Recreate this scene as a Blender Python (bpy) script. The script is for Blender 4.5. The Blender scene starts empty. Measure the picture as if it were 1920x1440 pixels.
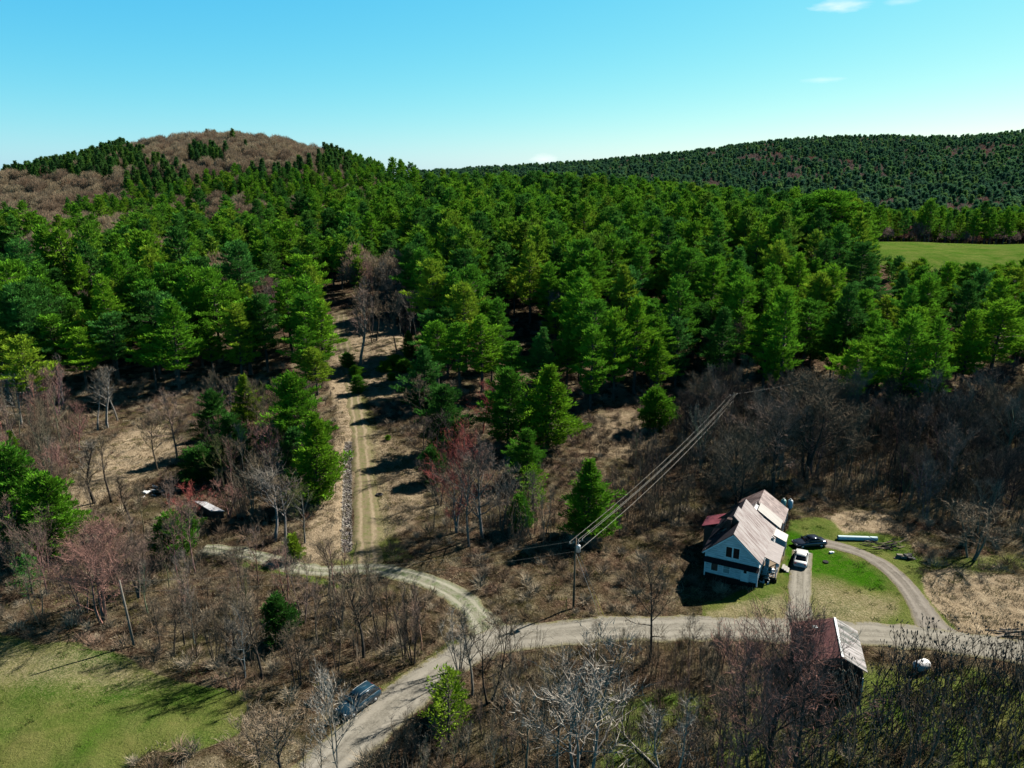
import bpy, math, random
import numpy as np
from mathutils import Vector, Matrix
R = math.radians
rnd = random.Random(7)
nr = np.random.default_rng(11)
S = bpy.context.scene
C = S.collection

# ---------------------------------------------------------------- camera, sky, sun
FPX, CX, CY, CZ = 1371.0, 960.0, 720.0, 50.0
PITCH = R(15.9)
cd = bpy.data.cameras.new('camera'); cam = bpy.data.objects.new('camera', cd); C.objects.link(cam)
cam.location = (0, 0, CZ); cam.rotation_euler = (R(90) - PITCH, 0, 0)
cd.sensor_width = 36; cd.lens = FPX / 1920 * 36; cd.clip_start = 0.5; cd.clip_end = 12000
S.camera = cam
SUN_EL, SUN_AZ = R(41), math.atan2(6.8, 4.6)          # azimuth clockwise from +Y
w = bpy.data.worlds.new('World'); S.world = w; w.use_nodes = True
nt = w.node_tree; nt.nodes.clear()
sky = nt.nodes.new('ShaderNodeTexSky'); sky.sky_type = 'NISHITA'; sky.sun_disc = False
sky.sun_elevation = SUN_EL; sky.sun_rotation = SUN_AZ; sky.altitude = 0; sky.air_density = 1.0; sky.dust_density = 0.3; sky.ozone_density = 6.0
bg = nt.nodes.new('ShaderNodeBackground'); bg.inputs['Strength'].default_value = 0.1
wo = nt.nodes.new('ShaderNodeOutputWorld')
def wn(typ, op=None, a=None, b=None, **kw):
    n = nt.nodes.new(typ)
    if op: n.operation = op
    for i, x in ((0, a), (1, b)):
        if x is None: continue
        if hasattr(x, 'is_output'): nt.links.new(x, n.inputs[i])
        else: n.inputs[i].default_value = x
    return n.outputs[0]
sx = nt.nodes.new('ShaderNodeSeparateColor'); nt.links.new(sky.outputs[0], sx.inputs[0]); cx = nt.nodes.new('ShaderNodeCombineColor')
for i, (k, e) in enumerate(((.2135, 1.6), (1.27, .71), (3.30, .19))):       # the photograph's cyan grade of the sky
    nt.links.new(wn('ShaderNodeMath', 'MULTIPLY', wn('ShaderNodeMath', 'POWER', sx.outputs[i], e), k), cx.inputs[i])
# the sky above the view is dimmed to weaken its fill light
elv = nt.nodes.new('ShaderNodeSeparateXYZ'); tcw = nt.nodes.new('ShaderNodeTexCoord'); nt.links.new(tcw.outputs['Generated'], elv.inputs[0])
mrz = nt.nodes.new('ShaderNodeMapRange'); mrz.inputs[1].default_value = .31; mrz.inputs[2].default_value = .6; mrz.inputs[3].default_value = 1.0; mrz.inputs[4].default_value = .06; nt.links.new(elv.outputs[2], mrz.inputs[0])
deep = nt.nodes.new('ShaderNodeVectorMath'); deep.operation = 'SCALE'; nt.links.new(cx.outputs[0], deep.inputs[0]); nt.links.new(mrz.outputs[0], deep.inputs['Scale'])
# three wisps of cloud, each at its own bearing
geo = nt.nodes.new('ShaderNodeTexCoord').outputs['Generated']; wsp = None
_cr = lambda px, py: Vector(((px - 960) / 1371, math.cos(R(15.9)) + (720 - py) / 1371 * math.sin(R(15.9)), -math.sin(R(15.9)) + (720 - py) / 1371 * math.cos(R(15.9)))).normalized()
nz = nt.nodes.new('ShaderNodeTexNoise'); nz.inputs['Scale'].default_value = 60; nz.inputs['Detail'].default_value = 5
mpz = nt.nodes.new('ShaderNodeMapping'); mpz.inputs['Scale'].default_value = (1, 1, 4); nt.links.new(geo, mpz.inputs[0]); nt.links.new(mpz.outputs[0], nz.inputs['Vector'])
for px, py, hw_, hh_, st in ((1575, 10, .038, .009, .6), (1690, 3, .020, .005, .3), (1545, 150, .032, .0040, .3), (1020, 298, .022, .008, .6)):
    v = wn('ShaderNodeVectorMath', 'SUBTRACT', geo, tuple(_cr(px, py))); v = wn('ShaderNodeVectorMath', 'DIVIDE', v, (hw_, hw_, hh_))
    ln = nt.nodes.new('ShaderNodeVectorMath'); ln.operation = 'LENGTH'; nt.links.new(v, ln.inputs[0])
    q = wn('ShaderNodeMath', 'SUBTRACT', 1.35, wn('ShaderNodeMath', 'ADD', ln.outputs['Value'], wn('ShaderNodeMath', 'MULTIPLY', nz.outputs['Fac'], .9)))
    q = wn('ShaderNodeMath', 'MULTIPLY', wn('ShaderNodeMath', 'MINIMUM', wn('ShaderNodeMath', 'MAXIMUM', q, 0.0), 1.0), st)
    wsp = q if wsp is None else wn('ShaderNodeMath', 'MAXIMUM', wsp, q)
wm = nt.nodes.new('ShaderNodeMix'); wm.data_type = 'RGBA'; nt.links.new(wsp, wm.inputs[0]); nt.links.new(deep.outputs[0], wm.inputs[6]); wm.inputs[7].default_value = (6.2, 6.2, 6.2, 1)
nt.links.new(wm.outputs[2], bg.inputs['Color']); nt.links.new(bg.outputs[0], wo.inputs[0])
sl = bpy.data.lights.new('sun', 'SUN'); sl.energy = 5.0; sl.angle = R(0.55); sl.color = (1.0, 0.95, 0.86)
so = bpy.data.objects.new('sun', sl); C.objects.link(so)
sd = Vector((math.sin(SUN_AZ) * math.cos(SUN_EL), math.cos(SUN_AZ) * math.cos(SUN_EL), math.sin(SUN_EL)))
so.rotation_euler = sd.to_track_quat('Z', 'Y').to_euler(); so.location = (60, 60, 120)
S.view_settings.view_transform = 'Standard'; S.view_settings.look = 'None'
S.view_settings.exposure = 0.98; S.view_settings.gamma = 1.0
S.render.engine = 'CYCLES'
S.cycles.max_bounces = 4; S.cycles.diffuse_bounces = 0; S.cycles.glossy_bounces = 2; S.cycles.transmission_bounces = 2
S.cycles.volume_bounces = 0

# ---------------------------------------------------------------- object helpers
def tag(o, label=None, cat=None, group=None, kind=None):
    if label: o['label'] = label
    if cat: o['category'] = cat
    if group: o['group'] = group
    if kind: o['kind'] = kind
    return o
def empty(name, loc, rz=0.0):
    o = bpy.data.objects.new(name, None); C.objects.link(o); o.location = loc; o.rotation_euler = (0, 0, rz)
    o.empty_display_size = 0.5
    return o
def link(name, me, parent=None, mat=None, loc=None):
    o = bpy.data.objects.new(name, me); C.objects.link(o)
    if mat is not None:
        me.materials.clear(); me.materials.append(mat)
    if parent is not None: o.parent = parent
    if loc is not None: o.location = loc
    return o
def np_mesh(name, V, F, mat=None, smooth=False, mi=None):
    """V (n,3); F (m,k) all k-gons of one size"""
    V = np.asarray(V, np.float32); F = np.asarray(F, np.int32)
    me = bpy.data.meshes.new(name); k = F.shape[1]
    me.vertices.add(len(V)); me.vertices.foreach_set('co', V.ravel())
    me.loops.add(F.size); me.loops.foreach_set('vertex_index', F.ravel())
    me.polygons.add(len(F)); me.polygons.foreach_set('loop_start', np.arange(0, F.size, k, dtype=np.int32))
    if mi is not None: me.polygons.foreach_set('material_index', np.asarray(mi, np.int32))
    if smooth: me.polygons.foreach_set('use_smooth', np.ones(len(F), bool))
    me.update(calc_edges=True)
    if mat is not None:
        for m in (mat if isinstance(mat, (list, tuple)) else [mat]): me.materials.append(m)
    return me
class MB:
    """collects boxes, tubes, polygons; build() links them as one mesh object"""
    def __init__(s): s.v = []; s.f = []; s.m = []; s.cur = 0
    def quad(s, *p):
        i = len(s.v); s.v += [tuple(q) for q in p]; s.f.append(tuple(range(i, i + len(p)))); s.m.append(s.cur); return s
    def box(s, c, d, rz=0, M=None, taper=None):
        x, y, z = d[0] / 2, d[1] / 2, d[2] / 2; P = []
        for k, (a, b, e) in enumerate([(-x, -y, -z), (x, -y, -z), (x, y, -z), (-x, y, -z), (-x, -y, z), (x, -y, z), (x, y, z), (-x, y, z)]):
            if taper and k > 3: a *= taper; b *= taper
            q = Vector((a, b, e))
            if rz: q.rotate(Matrix.Rotation(rz, 3, 'Z'))
            q += Vector(c)
            if M is not None: q = M @ q
            P.append(tuple(q))
        i = len(s.v); s.v += P
        for f in [(0, 3, 2, 1), (4, 5, 6, 7), (0, 1, 5, 4), (1, 2, 6, 5), (2, 3, 7, 6), (3, 0, 4, 7)]:
            s.f.append(tuple(i + a for a in f)); s.m.append(s.cur)
        return s
    def tube(s, pts, rad, n=6, cap=True):
        pts = [Vector(p) for p in pts]; i0 = len(s.v)
        if not hasattr(rad, '__len__'): rad = [rad] * len(pts)
        for k, p in enumerate(pts):
            d = (pts[min(k + 1, len(pts) - 1)] - pts[max(k - 1, 0)])
            if d.length < 1e-9: d = Vector((0, 0, 1))
            d.normalize(); a = d.cross(Vector((0, 0, 1)) if abs(d.z) < .9 else Vector((1, 0, 0))).normalized(); b = d.cross(a)
            for j in range(n):
                t = 2 * math.pi * j / n; s.v.append(tuple(p + (a * math.cos(t) + b * math.sin(t)) * rad[k]))
        for k in range(len(pts) - 1):
            for j in range(n):
                a, b = i0 + k * n + j, i0 + k * n + (j + 1) % n
                s.f.append((a, a + n, b + n, b)); s.m.append(s.cur)
        if cap:
            s.f.append(tuple(i0 + j for j in range(n))); s.m.append(s.cur)
            e = i0 + (len(pts) - 1) * n; s.f.append(tuple(e + n - 1 - j for j in range(n))); s.m.append(s.cur)
        return s
    def mesh(s, name, mats=None, smooth=False):
        me = bpy.data.meshes.new(name); me.from_pydata(s.v, [], s.f)
        me.polygons.foreach_set('material_index', s.m)
        if smooth: me.polygons.foreach_set('use_smooth', [True] * len(s.f))
        if mats is not None:
            for m in (mats if isinstance(mats, (list, tuple)) else [mats]): me.materials.append(m)
        me.update(); return me
    def build(s, name, mats, parent=None, smooth=False, label=None, bevel=0):
        o = link(name, s.mesh(name, mats, smooth), parent)
        if label: o['label'] = label
        if bevel:
            b = o.modifiers.new('bevel', 'BEVEL'); b.width = bevel; b.segments = 2; b.limit_method = 'ANGLE'
        return o

# ---------------------------------------------------------------- materials
def new_mat(name):
    m = bpy.data.materials.new(name); m.use_nodes = True; t = m.node_tree; t.nodes.clear()
    o = t.nodes.new('ShaderNodeOutputMaterial'); b = t.nodes.new('ShaderNodeBsdfPrincipled')
    t.links.new(b.outputs[0], o.inputs[0]); b.inputs['Specular IOR Level'].default_value = 0.2
    return m, t, b, o
def N(t, typ, **kw):
    n = t.nodes.new(typ)
    for k, v in kw.items():
        if k in n.inputs: n.inputs[k].default_value = v
        else: setattr(n, k, v)
    return n
def ramp(t, fac, stops, interp='LINEAR'):
    n = t.nodes.new('ShaderNodeValToRGB'); n.color_ramp.interpolation = interp
    el = n.color_ramp.elements
    while len(el) < len(stops): el.new(0.5)
    for e, (p, c) in zip(el, stops):
        e.position = p; e.color = (*c, 1) if len(c) == 3 else c
    t.links.new(fac, n.inputs[0]); return n.outputs[0]
def mixc(t, fac, a, b, mode='MIX'):
    n = t.nodes.new('ShaderNodeMix'); n.data_type = 'RGBA'; n.blend_type = mode
    for i, x in ((0, fac), (6, a), (7, b)):
        if hasattr(x, 'is_output'): t.links.new(x, n.inputs[i])
        elif i == 0: n.inputs[0].default_value = x
        else: n.inputs[i].default_value = (*x, 1)
    return n.outputs[2]
def math_(t, op, a, b=0.0):
    n = t.nodes.new('ShaderNodeMath'); n.operation = op
    for i, x in ((0, a), (1, b)):
        if hasattr(x, 'is_output'): t.links.new(x, n.inputs[i])
        else: n.inputs[i].default_value = x
    return n.outputs[0]
def noise(t, vec, scale, detail=4, rough=.55, dist=0):
    n = N(t, 'ShaderNodeTexNoise', Scale=scale, Detail=detail, Roughness=rough, Distortion=dist)
    t.links.new(vec, n.inputs['Vector']); return n.outputs['Fac']
def simple(name, col, rough=.7, var=.25, scale=2.0, metal=0.0, spec=.3, stops=None, bump=0, stretch=None):
    m, t, b, o = new_mat(name)
    tc = t.nodes.new('ShaderNodeTexCoord').outputs['Object']
    if stretch:
        mp = N(t, 'ShaderNodeMapping'); mp.inputs['Scale'].default_value = stretch; t.links.new(tc, mp.inputs[0]); tc = mp.outputs[0]
    f = noise(t, tc, scale, 5, .6)
    if stops is None:
        stops = [(.3, tuple(c * (1 - var) for c in col)), (.7, tuple(min(1, c * (1 + var)) for c in col))]
    t.links.new(ramp(t, f, stops), b.inputs['Base Color'])
    b.inputs['Roughness'].default_value = rough; b.inputs['Metallic'].default_value = metal
    b.inputs['Specular IOR Level'].default_value = spec
    if bump:
        bp = N(t, 'ShaderNodeBump', Strength=.6, Distance=bump); t.links.new(noise(t, tc, scale * 3, 5), bp.inputs['Height']); t.links.new(bp.outputs[0], b.inputs['Normal'])
    return m
def foliage(name, base=None, random_stops=None, trans=.25, nscale=.35, namp=.45):
    """base None: the object's own colour; random_stops: colour by instance"""
    m, t, b, o = new_mat(name)
    oi = t.nodes.new('ShaderNodeObjectInfo')
    if random_stops: col = ramp(t, oi.outputs['Random'], random_stops)
    elif base is None: col = oi.outputs['Color']
    else:
        rgb = t.nodes.new('ShaderNodeRGB'); rgb.outputs[0].default_value = (*base, 1); col = rgb.outputs[0]
    tc = t.nodes.new('ShaderNodeTexCoord').outputs['Object']
    f = noise(t, tc, nscale, 3)
    k = N(t, 'ShaderNodeMapRange'); k.inputs[1].default_value = .3; k.inputs[2].default_value = .7
    k.inputs[3].default_value = 1 - namp; k.inputs[4].default_value = 1 + namp; t.links.new(f, k.inputs[0])
    vm = t.nodes.new('ShaderNodeVectorMath'); vm.operation = 'SCALE'; t.links.new(col, vm.inputs[0]); t.links.new(k.outputs[0], vm.inputs['Scale'])
    d = t.nodes.new('ShaderNodeBsdfDiffuse'); t.links.new(vm.outputs[0], d.inputs[0])
    if trans:
        tr = t.nodes.new('ShaderNodeBsdfTranslucent'); t.links.new(vm.outputs[0], tr.inputs[0])
        mx = N(t, 'ShaderNodeMixShader'); mx.inputs[0].default_value = trans
        t.links.new(d.outputs[0], mx.inputs[1]); t.links.new(tr.outputs[0], mx.inputs[2]); t.links.new(mx.outputs[0], o.inputs[0])
    else: t.links.new(d.outputs[0], o.inputs[0])
    t.nodes.remove(b)
    return m

# ---------------------------------------------------------------- the lie of the land
SP, CP = math.sin(PITCH), math.cos(PITCH)
def ucol(px): return (px - CX) / FPX / 1.03
_Y = [0, 60, 100, 165, 200, 250, 300, 360, 430, 500, 600, 700, 850, 1000, 1300, 1600, 1800, 2300, 5000]
_T = {  # pixel column: heights at the distances above
 -900: [0, 0, 0, 0, 2, 5, 8, 10, 12, 20, 34, 42, 45, 42, 42, 42, 42, 42, 42],
 0:    [0, 0, 0, 1, 4, 7, 10, 11, 12, 22, 40, 42, 36, 30, 30, 30, 30, 30, 30],
 130:  [0, 0, 0, 1, 4, 7, 9, 10, 12, 24, 47, 51, 40, 30, 30, 30, 30, 30, 30],
 250:  [0, 0, 0, 1, 4, 7, 9, 10, 12, 26, 54, 68, 55, 40, 30, 30, 30, 30, 30],
 430:  [0, 0, 0, 1, 4, 7, 9, 10, 13, 29, 60, 80, 66, 45, 30, 30, 30, 30, 30],
 560:  [0, 0, 0, 1, 5, 8, 9, 11, 15, 28, 56, 72, 60, 40, 30, 30, 30, 30, 30],
 700:  [0, 0, 0, 1, 7, 9, 11, 14, 19, 28, 42, 48, 40, 32, 35, 40, 40, 40, 30],
 780:  [0, 0, 0, 1, 6, 9, 11, 15, 20, 28, 36, 34, 25, 22, 30, 42, 42, 40, 30],
 870:  [0, 0, 0, 1, 5, 9, 12, 16, 21, 26, 26, 14, 8, 14, 28, 44, 53, 40, 30],
 1100: [0, 0, 0, 0, 4, 8, 12, 16, 21, 26, 20, 10, 8, 18, 36, 55, 70, 60, 30],
 1300: [0, 0, 0, 0, 3, 8, 13, 18, 20, 19, 12, 6, 8, 18, 45, 78, 93, 80, 30],
 1450: [0, 0, 0, 0, 3, 10, 16, 18, 15, 10, 5, 4, 9, 22, 58, 98, 119, 95, 30],
 1600: [0, 0, 0, 0, 3, 13, 20, 20, 9, 6, 4, 5, 12, 26, 65, 108, 130, 100, 30],
 1750: [0, 0, 0, 0, 3, 12, 19.3, 19.3, 9, 6, 5, 7, 14, 28, 62, 100, 124, 100, 30],
 1920: [0, 0, 0, 0, 3, 11, 18.5, 18.8, 10, 7, 6, 9, 18, 33, 74, 118, 142, 110, 30],
 2600: [0, 0, 0, 0, 3, 11, 18, 18.5, 12, 10, 9, 14, 24, 42, 84, 128, 150, 110, 30]}
_cols = sorted(_T); _cu = np.array([ucol(c) for c in _cols]); _tab = np.array([_T[c] for c in _cols], float)
NU, NY = 240, 320
_gu = np.linspace(_cu[0], _cu[-1], NU); _gy = np.linspace(0, math.log(5000 / 60 + 1), NY)
_yy = 60 * (np.exp(_gy) - 1)
_g = np.zeros((NU, NY)); _tmp = np.array([np.interp(_yy, _Y, r) for r in _tab])
for j in range(NY): _g[:, j] = np.interp(_gu, _cu, _tmp[:, j])
for _ in range(10):
    p = np.pad(_g, 1, mode='edge'); _g = (p[:-2, 1:-1] + p[2:, 1:-1] + p[1:-1, :-2] + p[1:-1, 2:] + 2 * _g) / 6
# seeded value noise for bumps
_NZ = nr.random((256, 256))
def vnoise(x, y):
    xi = np.floor(x).astype(int); yi = np.floor(y).astype(int); fx = x - xi; fy = y - yi
    fx = fx * fx * (3 - 2 * fx); fy = fy * fy * (3 - 2 * fy)
    g = lambda a, b: _NZ[a & 255, b & 255]
    return (g(xi, yi) * (1 - fx) + g(xi + 1, yi) * fx) * (1 - fy) + (g(xi, yi + 1) * (1 - fx) + g(xi + 1, yi + 1) * fx) * fy
def H0(x, y):
    x = np.asarray(x, float); y = np.asarray(y, float)
    yc = np.clip(y, 0, 4990); u = x / np.maximum(y, 60)
    a = np.clip((u - _gu[0]) / (_gu[-1] - _gu[0]) * (NU - 1), 0, NU - 1.001)
    b = np.clip(np.log(yc / 60 + 1) / _gy[-1] * (NY - 1), 0, NY - 1.001)
    i = a.astype(int); j = b.astype(int); fa = a - i; fb = b - j
    h = (_g[i, j] * (1 - fa) + _g[i + 1, j] * fa) * (1 - fb) + (_g[i, j + 1] * (1 - fa) + _g[i + 1, j + 1] * fa) * fb
    k = np.clip((y - 150) / 200, 0, 1)
    return h + k * 3.0 * (vnoise(x / 60, y / 60) - .5) + k * 1.2 * (vnoise(x / 22 + 9, y / 22) - .5)
def proj(x, y, z):
    dz = z - CZ; dep = y * CP - dz * SP; up = y * SP + dz * CP
    dep = np.maximum(dep, .1) if hasattr(dep, '__len__') else max(dep, .1)
    return CX + x / dep * FPX, CY - up / dep * FPX
def ray(px, py):
    u = (px - CX) / FPX; v = (CY - py) / FPX
    return Vector((u, CP + v * SP, -SP + v * CP))
def ground(px, py, z=None):
    """world point of the ground seen at a photo pixel"""
    d = ray(px, py); d = d / d.y
    if z is not None:
        t = (z - CZ) / d.z; return Vector((d.x * t, t, z))
    y = 30.0
    while y < 3000:
        if CZ + d.z * y < float(H0(d.x * y, y)): break
        y *= 1.003
    return Vector((d.x * y, y, float(H(d.x * y, y))))
def seg_dist(x, y, pts):
    best = np.full(x.shape, 1e9); par = np.zeros(x.shape); s0 = 0
    for (ax, ay), (bx, by) in zip(pts[:-1], pts[1:]):
        dx, dy = bx - ax, by - ay; L = math.hypot(dx, dy)
        t = np.clip(((x - ax) * dx + (y - ay) * dy) / (L * L), 0, 1)
        d = np.hypot(x - ax - t * dx, y - ay - t * dy); m = d < best
        best = np.where(m, d, best); par = np.where(m, s0 + t * L, par); s0 += L
    return best, par
def inside(x, y, poly):
    r = np.zeros(np.shape(x), bool); n = len(poly)
    for k in range(n):
        (ax, ay), (bx, by) = poly[k], poly[(k + 1) % n]
        c = ((ay > y) != (by > y)) & (x < (bx - ax) * (y - ay) / ((by - ay) or 1e-9) + ax); r ^= c
    return r
def H(x, y): return H0(x, y)
def chaikin(p, n=3):
    for _ in range(n):
        q = [p[0]]
        for a, b in zip(p[:-1], p[1:]): q += [(a[0] * .75 + b[0] * .25, a[1] * .75 + b[1] * .25), (a[0] * .25 + b[0] * .75, a[1] * .25 + b[1] * .75)]
        p = q + [p[-1]]
    return p
def gpath(px): return chaikin([(lambda g: (g.x, g.y))(ground(*q)) for q in px])
ROAD = gpath([(440, 1640), (530, 1530), (610, 1440), (690, 1365), (770, 1298), (850, 1238), (930, 1200), (1030, 1190), (1130, 1180), (1240, 1177), (1400, 1180), (1560, 1186), (1700, 1192), (1790, 1206), (1900, 1222), (2050, 1238), (2300, 1250)])
LANE = gpath([(925, 1204), (905, 1165), (870, 1125), (820, 1098), (760, 1078), (700, 1066), (640, 1070), (590, 1072), (540, 1062), (490, 1046), (430, 1034), (380, 1030)])
TRAIL = gpath([(690, 1066), (688, 1000), (686, 930), (680, 860), (674, 800), (664, 740), (655, 690), (645, 650), (638, 615), (640, 590)])
DRIVE = gpath([(1498, 1180), (1499, 1130), (1500, 1085), (1502, 1055), (1505, 1035)])
LOOP = gpath([(1530, 1016), (1565, 1022), (1610, 1036), (1655, 1058), (1690, 1088), (1715, 1120), (1735, 1155), (1765, 1196)])
FLAT = [(ROAD, 4), (LANE, 3), (TRAIL, 4.5), (DRIVE, 2.4), (LOOP, 2.4)]
# a rocky ditch left of the trail, a pit of weeds beside the lawn
DITCH = gpath([(650, 1030), (650, 960), (651, 900), (652, 860), (654, 828)])
def H(x, y):
    x = np.asarray(x, float); y = np.asarray(y, float); h = H0(x, y)
    near = (y > 45) & (y < 260) & (np.abs(x) < 170)
    b = np.zeros(x.shape)
    if near.any():
        xn, yn = np.where(near, x, 0), np.where(near, y, 100)
        d = np.full(x.shape, 99.0)
        for p, wd in FLAT: d = np.minimum(d, seg_dist(xn, yn, p[::3] + [p[-1]])[0] - wd / 2)
        k = np.clip(d / 3, 0, 1)
        b = np.where(near, k * (.9 * (vnoise(x / 11 + 3, y / 11) - .5) + .45 * (vnoise(x / 3.1, y / 3.1 + 7) - .5)), 0)
        dd = seg_dist(xn, yn, DITCH[::3] + [DITCH[-1]])[0]
        b = b - np.where(near, .55 * np.exp(-(dd / .9) ** 2), 0)
    return h + b
# ---------------------------------------------------------------- the ground
def P(*a): return list(a)
POLY = dict(
 field=P((-260, 1120), (-60, 1185), (60, 1200), (150, 1208), (235, 1226), (300, 1262), (400, 1285), (452, 1300), (470, 1330), (440, 1375), (360, 1400), (280, 1408), (200, 1450), (150, 1640), (-500, 1640)),
 fieldtan=P((-200, 1180), (60, 1195), (150, 1204), (250, 1230), (330, 1275), (250, 1300), (120, 1300), (-200, 1290)),
 bright1=P((-60, 1360), (60, 1345), (190, 1362), (170, 1400), (60, 1430), (-60, 1440)),
 lawn=P((1482, 978), (1562, 972), (1590, 995), (1650, 1000), (1690, 1008), (1712, 1040), (1730, 1085), (1760, 1140), (1790, 1190), (1700, 1200), (1330, 1178), (1320, 1130), (1400, 1108), (1450, 1080), (1468, 1040)),
 lawnbright=P((1470, 1000), (1500, 1000), (1530, 1028), (1560, 1030), (1620, 1055), (1660, 1085), (1675, 1105), (1640, 1102), (1590, 1090), (1530, 1078), (1470, 1080)),
 lawntan=P((1522, 1082), (1600, 1096), (1650, 1108), (1690, 1120), (1692, 1158), (1600, 1178), (1525, 1168)),
 strip=P((1330, 1142), (1478, 1110), (1482, 1172), (1330, 1176)),
 dirt=P((1722, 1078), (1790, 1068), (1880, 1080), (1990, 1110), (2100, 1190), (1880, 1196), (1790, 1182), (1748, 1130)),
 dirt2=P((1545, 968), (1600, 955), (1668, 962), (1700, 990), (1712, 1030), (1690, 1005), (1640, 998), (1585, 1000)),
 clearing=P((120, 925), (180, 850), (240, 805), (300, 800), (345, 830), (300, 880), (230, 920), (170, 960), (120, 970)),
 bank=P((560, 1060), (580, 980), (625, 900), (632, 800), (615, 720), (615, 640), (652, 640), (662, 760), (668, 860), (658, 1050)),
 bankr=P((705, 1030), (700, 900), (690, 800), (760, 830), (800, 850), (800, 960), (760, 1000)),
 trailtop=P((620, 590), (740, 600), (790, 690), (760, 740), (700, 760), (640, 700)),
 mead=P((1100, 790), (1130, 770), (1190, 765), (1230, 800), (1260, 830), (1180, 870), (1110, 850)),
 greenr=P((1690, 1030), (1760, 1040), (1900, 1030), (1960, 1060), (1830, 1085), (1720, 1072)),
 under2=P((1120, 1290), (1340, 1270), (1400, 1640), (1100, 1640)),
 under=P((1380, 1300), (1480, 1260), (1640, 1250), (2100, 1260), (2100, 1640), (1250, 1640)),
 farfield=P((1590, 436), (1640, 437), (1750, 446), (1830, 453), (2150, 458), (2150, 560), (1900, 528), (1800, 515), (1700, 502), (1640, 495), (1592, 476)),
 open1=P((-150, 500), (60, 496), (90, 530), (40, 560), (-150, 580)),
 junction=P((600, 1058), (660, 1000), (690, 960), (730, 960), (750, 1010), (770, 1050), (720, 1062), (640, 1062)),
 trailside=P((625, 640), (660, 640), (700, 760), (722, 880), (735, 1000), (700, 1010), (670, 800)),
 verge=P((930, 1212), (1000, 1180), (1100, 1163), (1250, 1160), (1250, 1168), (1100, 1175), (960, 1205)),
 greenlane=P((430, 1045), (520, 1058), (620, 1085), (700, 1098), (640, 1105), (540, 1080), (440, 1060)),
 vergeL=P((700, 1290), (780, 1240), (850, 1200), (880, 1190), (830, 1255), (760, 1290)),
)
# columns spread evenly in angle, rows spread evenly in log distance
us = np.concatenate([[-9, -4, -2.2, -1.5], np.linspace(-1.15, 1.15, 520), [1.5, 2.2, 4, 9]])
ys = np.concatenate([[-600, -250, -100, -40, 0, 20, 35], 45 * np.exp(np.linspace(0, math.log(110), 560))])
UU, YY = np.meshgrid(us, ys, indexing='ij'); XX = UU * np.maximum(YY, 60)
ZZ = H(XX, YY)
GX, GY = proj(XX, np.maximum(YY, 1), ZZ)
def wob(s, a, o=0): return a * (vnoise(XX / s + 17 + o, YY / s + 5) - .5)
def soft(name, feather=10.0):
    """1 inside the outline, fading over some pixels, edge broken by noise"""
    wx = wob(3.5, 26) * 60 / np.maximum(YY, 50) + wob(1.1, 12, 40) * 60 / np.maximum(YY, 50)
    wy = wob(3.5, 16, 90) * 60 / np.maximum(YY, 50) + wob(1.1, 8, 55) * 60 / np.maximum(YY, 50)
    if name == 'farfield': wx = wy = 0
    poly = POLY[name]; x = GX + wx; y = GY + wy
    d, _ = seg_dist(x, y, poly + [poly[0]])
    s = np.where(inside(x, y, poly), 1, -1) * d
    return np.clip(s / feather + .5, 0, 1) * (YY > 40)
def over(a, b): return a + b - a * b
green = np.maximum.reduce([soft('field') * .95, soft('lawn', 6), soft('greenlane') * .8, soft('junction', 16) * .7, soft('trailside', 12) * .45, soft('farfield', 2), soft('verge', 5) * .7, soft('vergeL') * .6, soft('greenr', 20) * .55])
green = np.maximum(green, soft('under2', 60) * .7 * np.clip(2.2 * vnoise(XX / 4, YY / 4) - .4, 0, 1))
green = np.maximum(green, soft('under', 40) * .85 * np.clip(2.2 * vnoise(XX / 6, YY / 6) - .2, 0, 1))
bright = np.maximum.reduce([soft('farfield', 2) * .45, soft('lawnbright', 16) * .85, soft('bright1', 110) * .8 * np.clip(2.4 * vnoise(XX / 6, YY / 3) - .5, 0, 1), soft('greenr', 20) * .25])
tan = np.maximum.reduce([soft('dirt', 8), soft('dirt2', 8) * .9, soft('clearing', 24) * .9, soft('bank', 10) * .75, soft('bankr', 16) * .55, soft('trailtop', 10) * .7, soft('mead', 20) * .55,
                         soft('lawntan', 30) * .5, soft('strip', 14) * .5, soft('fieldtan', 60) * .42, soft('open1', 10) * .8])
dt, _ = seg_dist(XX, YY, DITCH[::3] + [DITCH[-1]]); rock = np.clip(1.5 - dt / .75, 0, 1) * (YY > 60)
idx = np.arange(len(us) * len(ys)).reshape(len(us), len(ys))
F = np.stack([idx[:-1, :-1], idx[1:, :-1], idx[1:, 1:], idx[:-1, 1:]], -1).reshape(-1, 4)
gme = np_mesh('ground', np.stack([XX, YY, ZZ], -1).reshape(-1, 3), F, None, True)
ca = gme.color_attributes.new('cover', 'FLOAT_COLOR', 'POINT')
ca.data.foreach_set('color', np.stack([green, tan, bright, rock], -1).reshape(-1).astype(np.float32))

m, t, b, o = new_mat('ground_cover')
tc = t.nodes.new('ShaderNodeTexCoord').outputs['Object']
at = t.nodes.new('ShaderNodeAttribute'); at.attribute_name = 'cover'
sep = t.nodes.new('ShaderNodeSeparateColor'); t.links.new(at.outputs['Color'], sep.inputs[0])
n1 = noise(t, tc, .12, 5, .6); n2 = noise(t, tc, .9, 6, .7); n3 = noise(t, tc, 4.5, 5, .75)
litter = ramp(t, n2, [(.32, (.008, .006, .005)), (.45, (.035, .022, .014)), (.55, (.09, .058, .036)), (.65, (.22, .155, .10)), (.76, (.42, .34, .24))])
litter2 = ramp(t, n3, [(.36, (.008, .006, .004)), (.5, (.06, .036, .024)), (.68, (.38, .28, .19))])
brown = mixc(t, .5, litter, litter2)
brown = mixc(t, ramp(t, n1, [(.45, (0, 0, 0)), (.7, (.6, .6, .6))]), brown, (.055, .065, .022))
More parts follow.
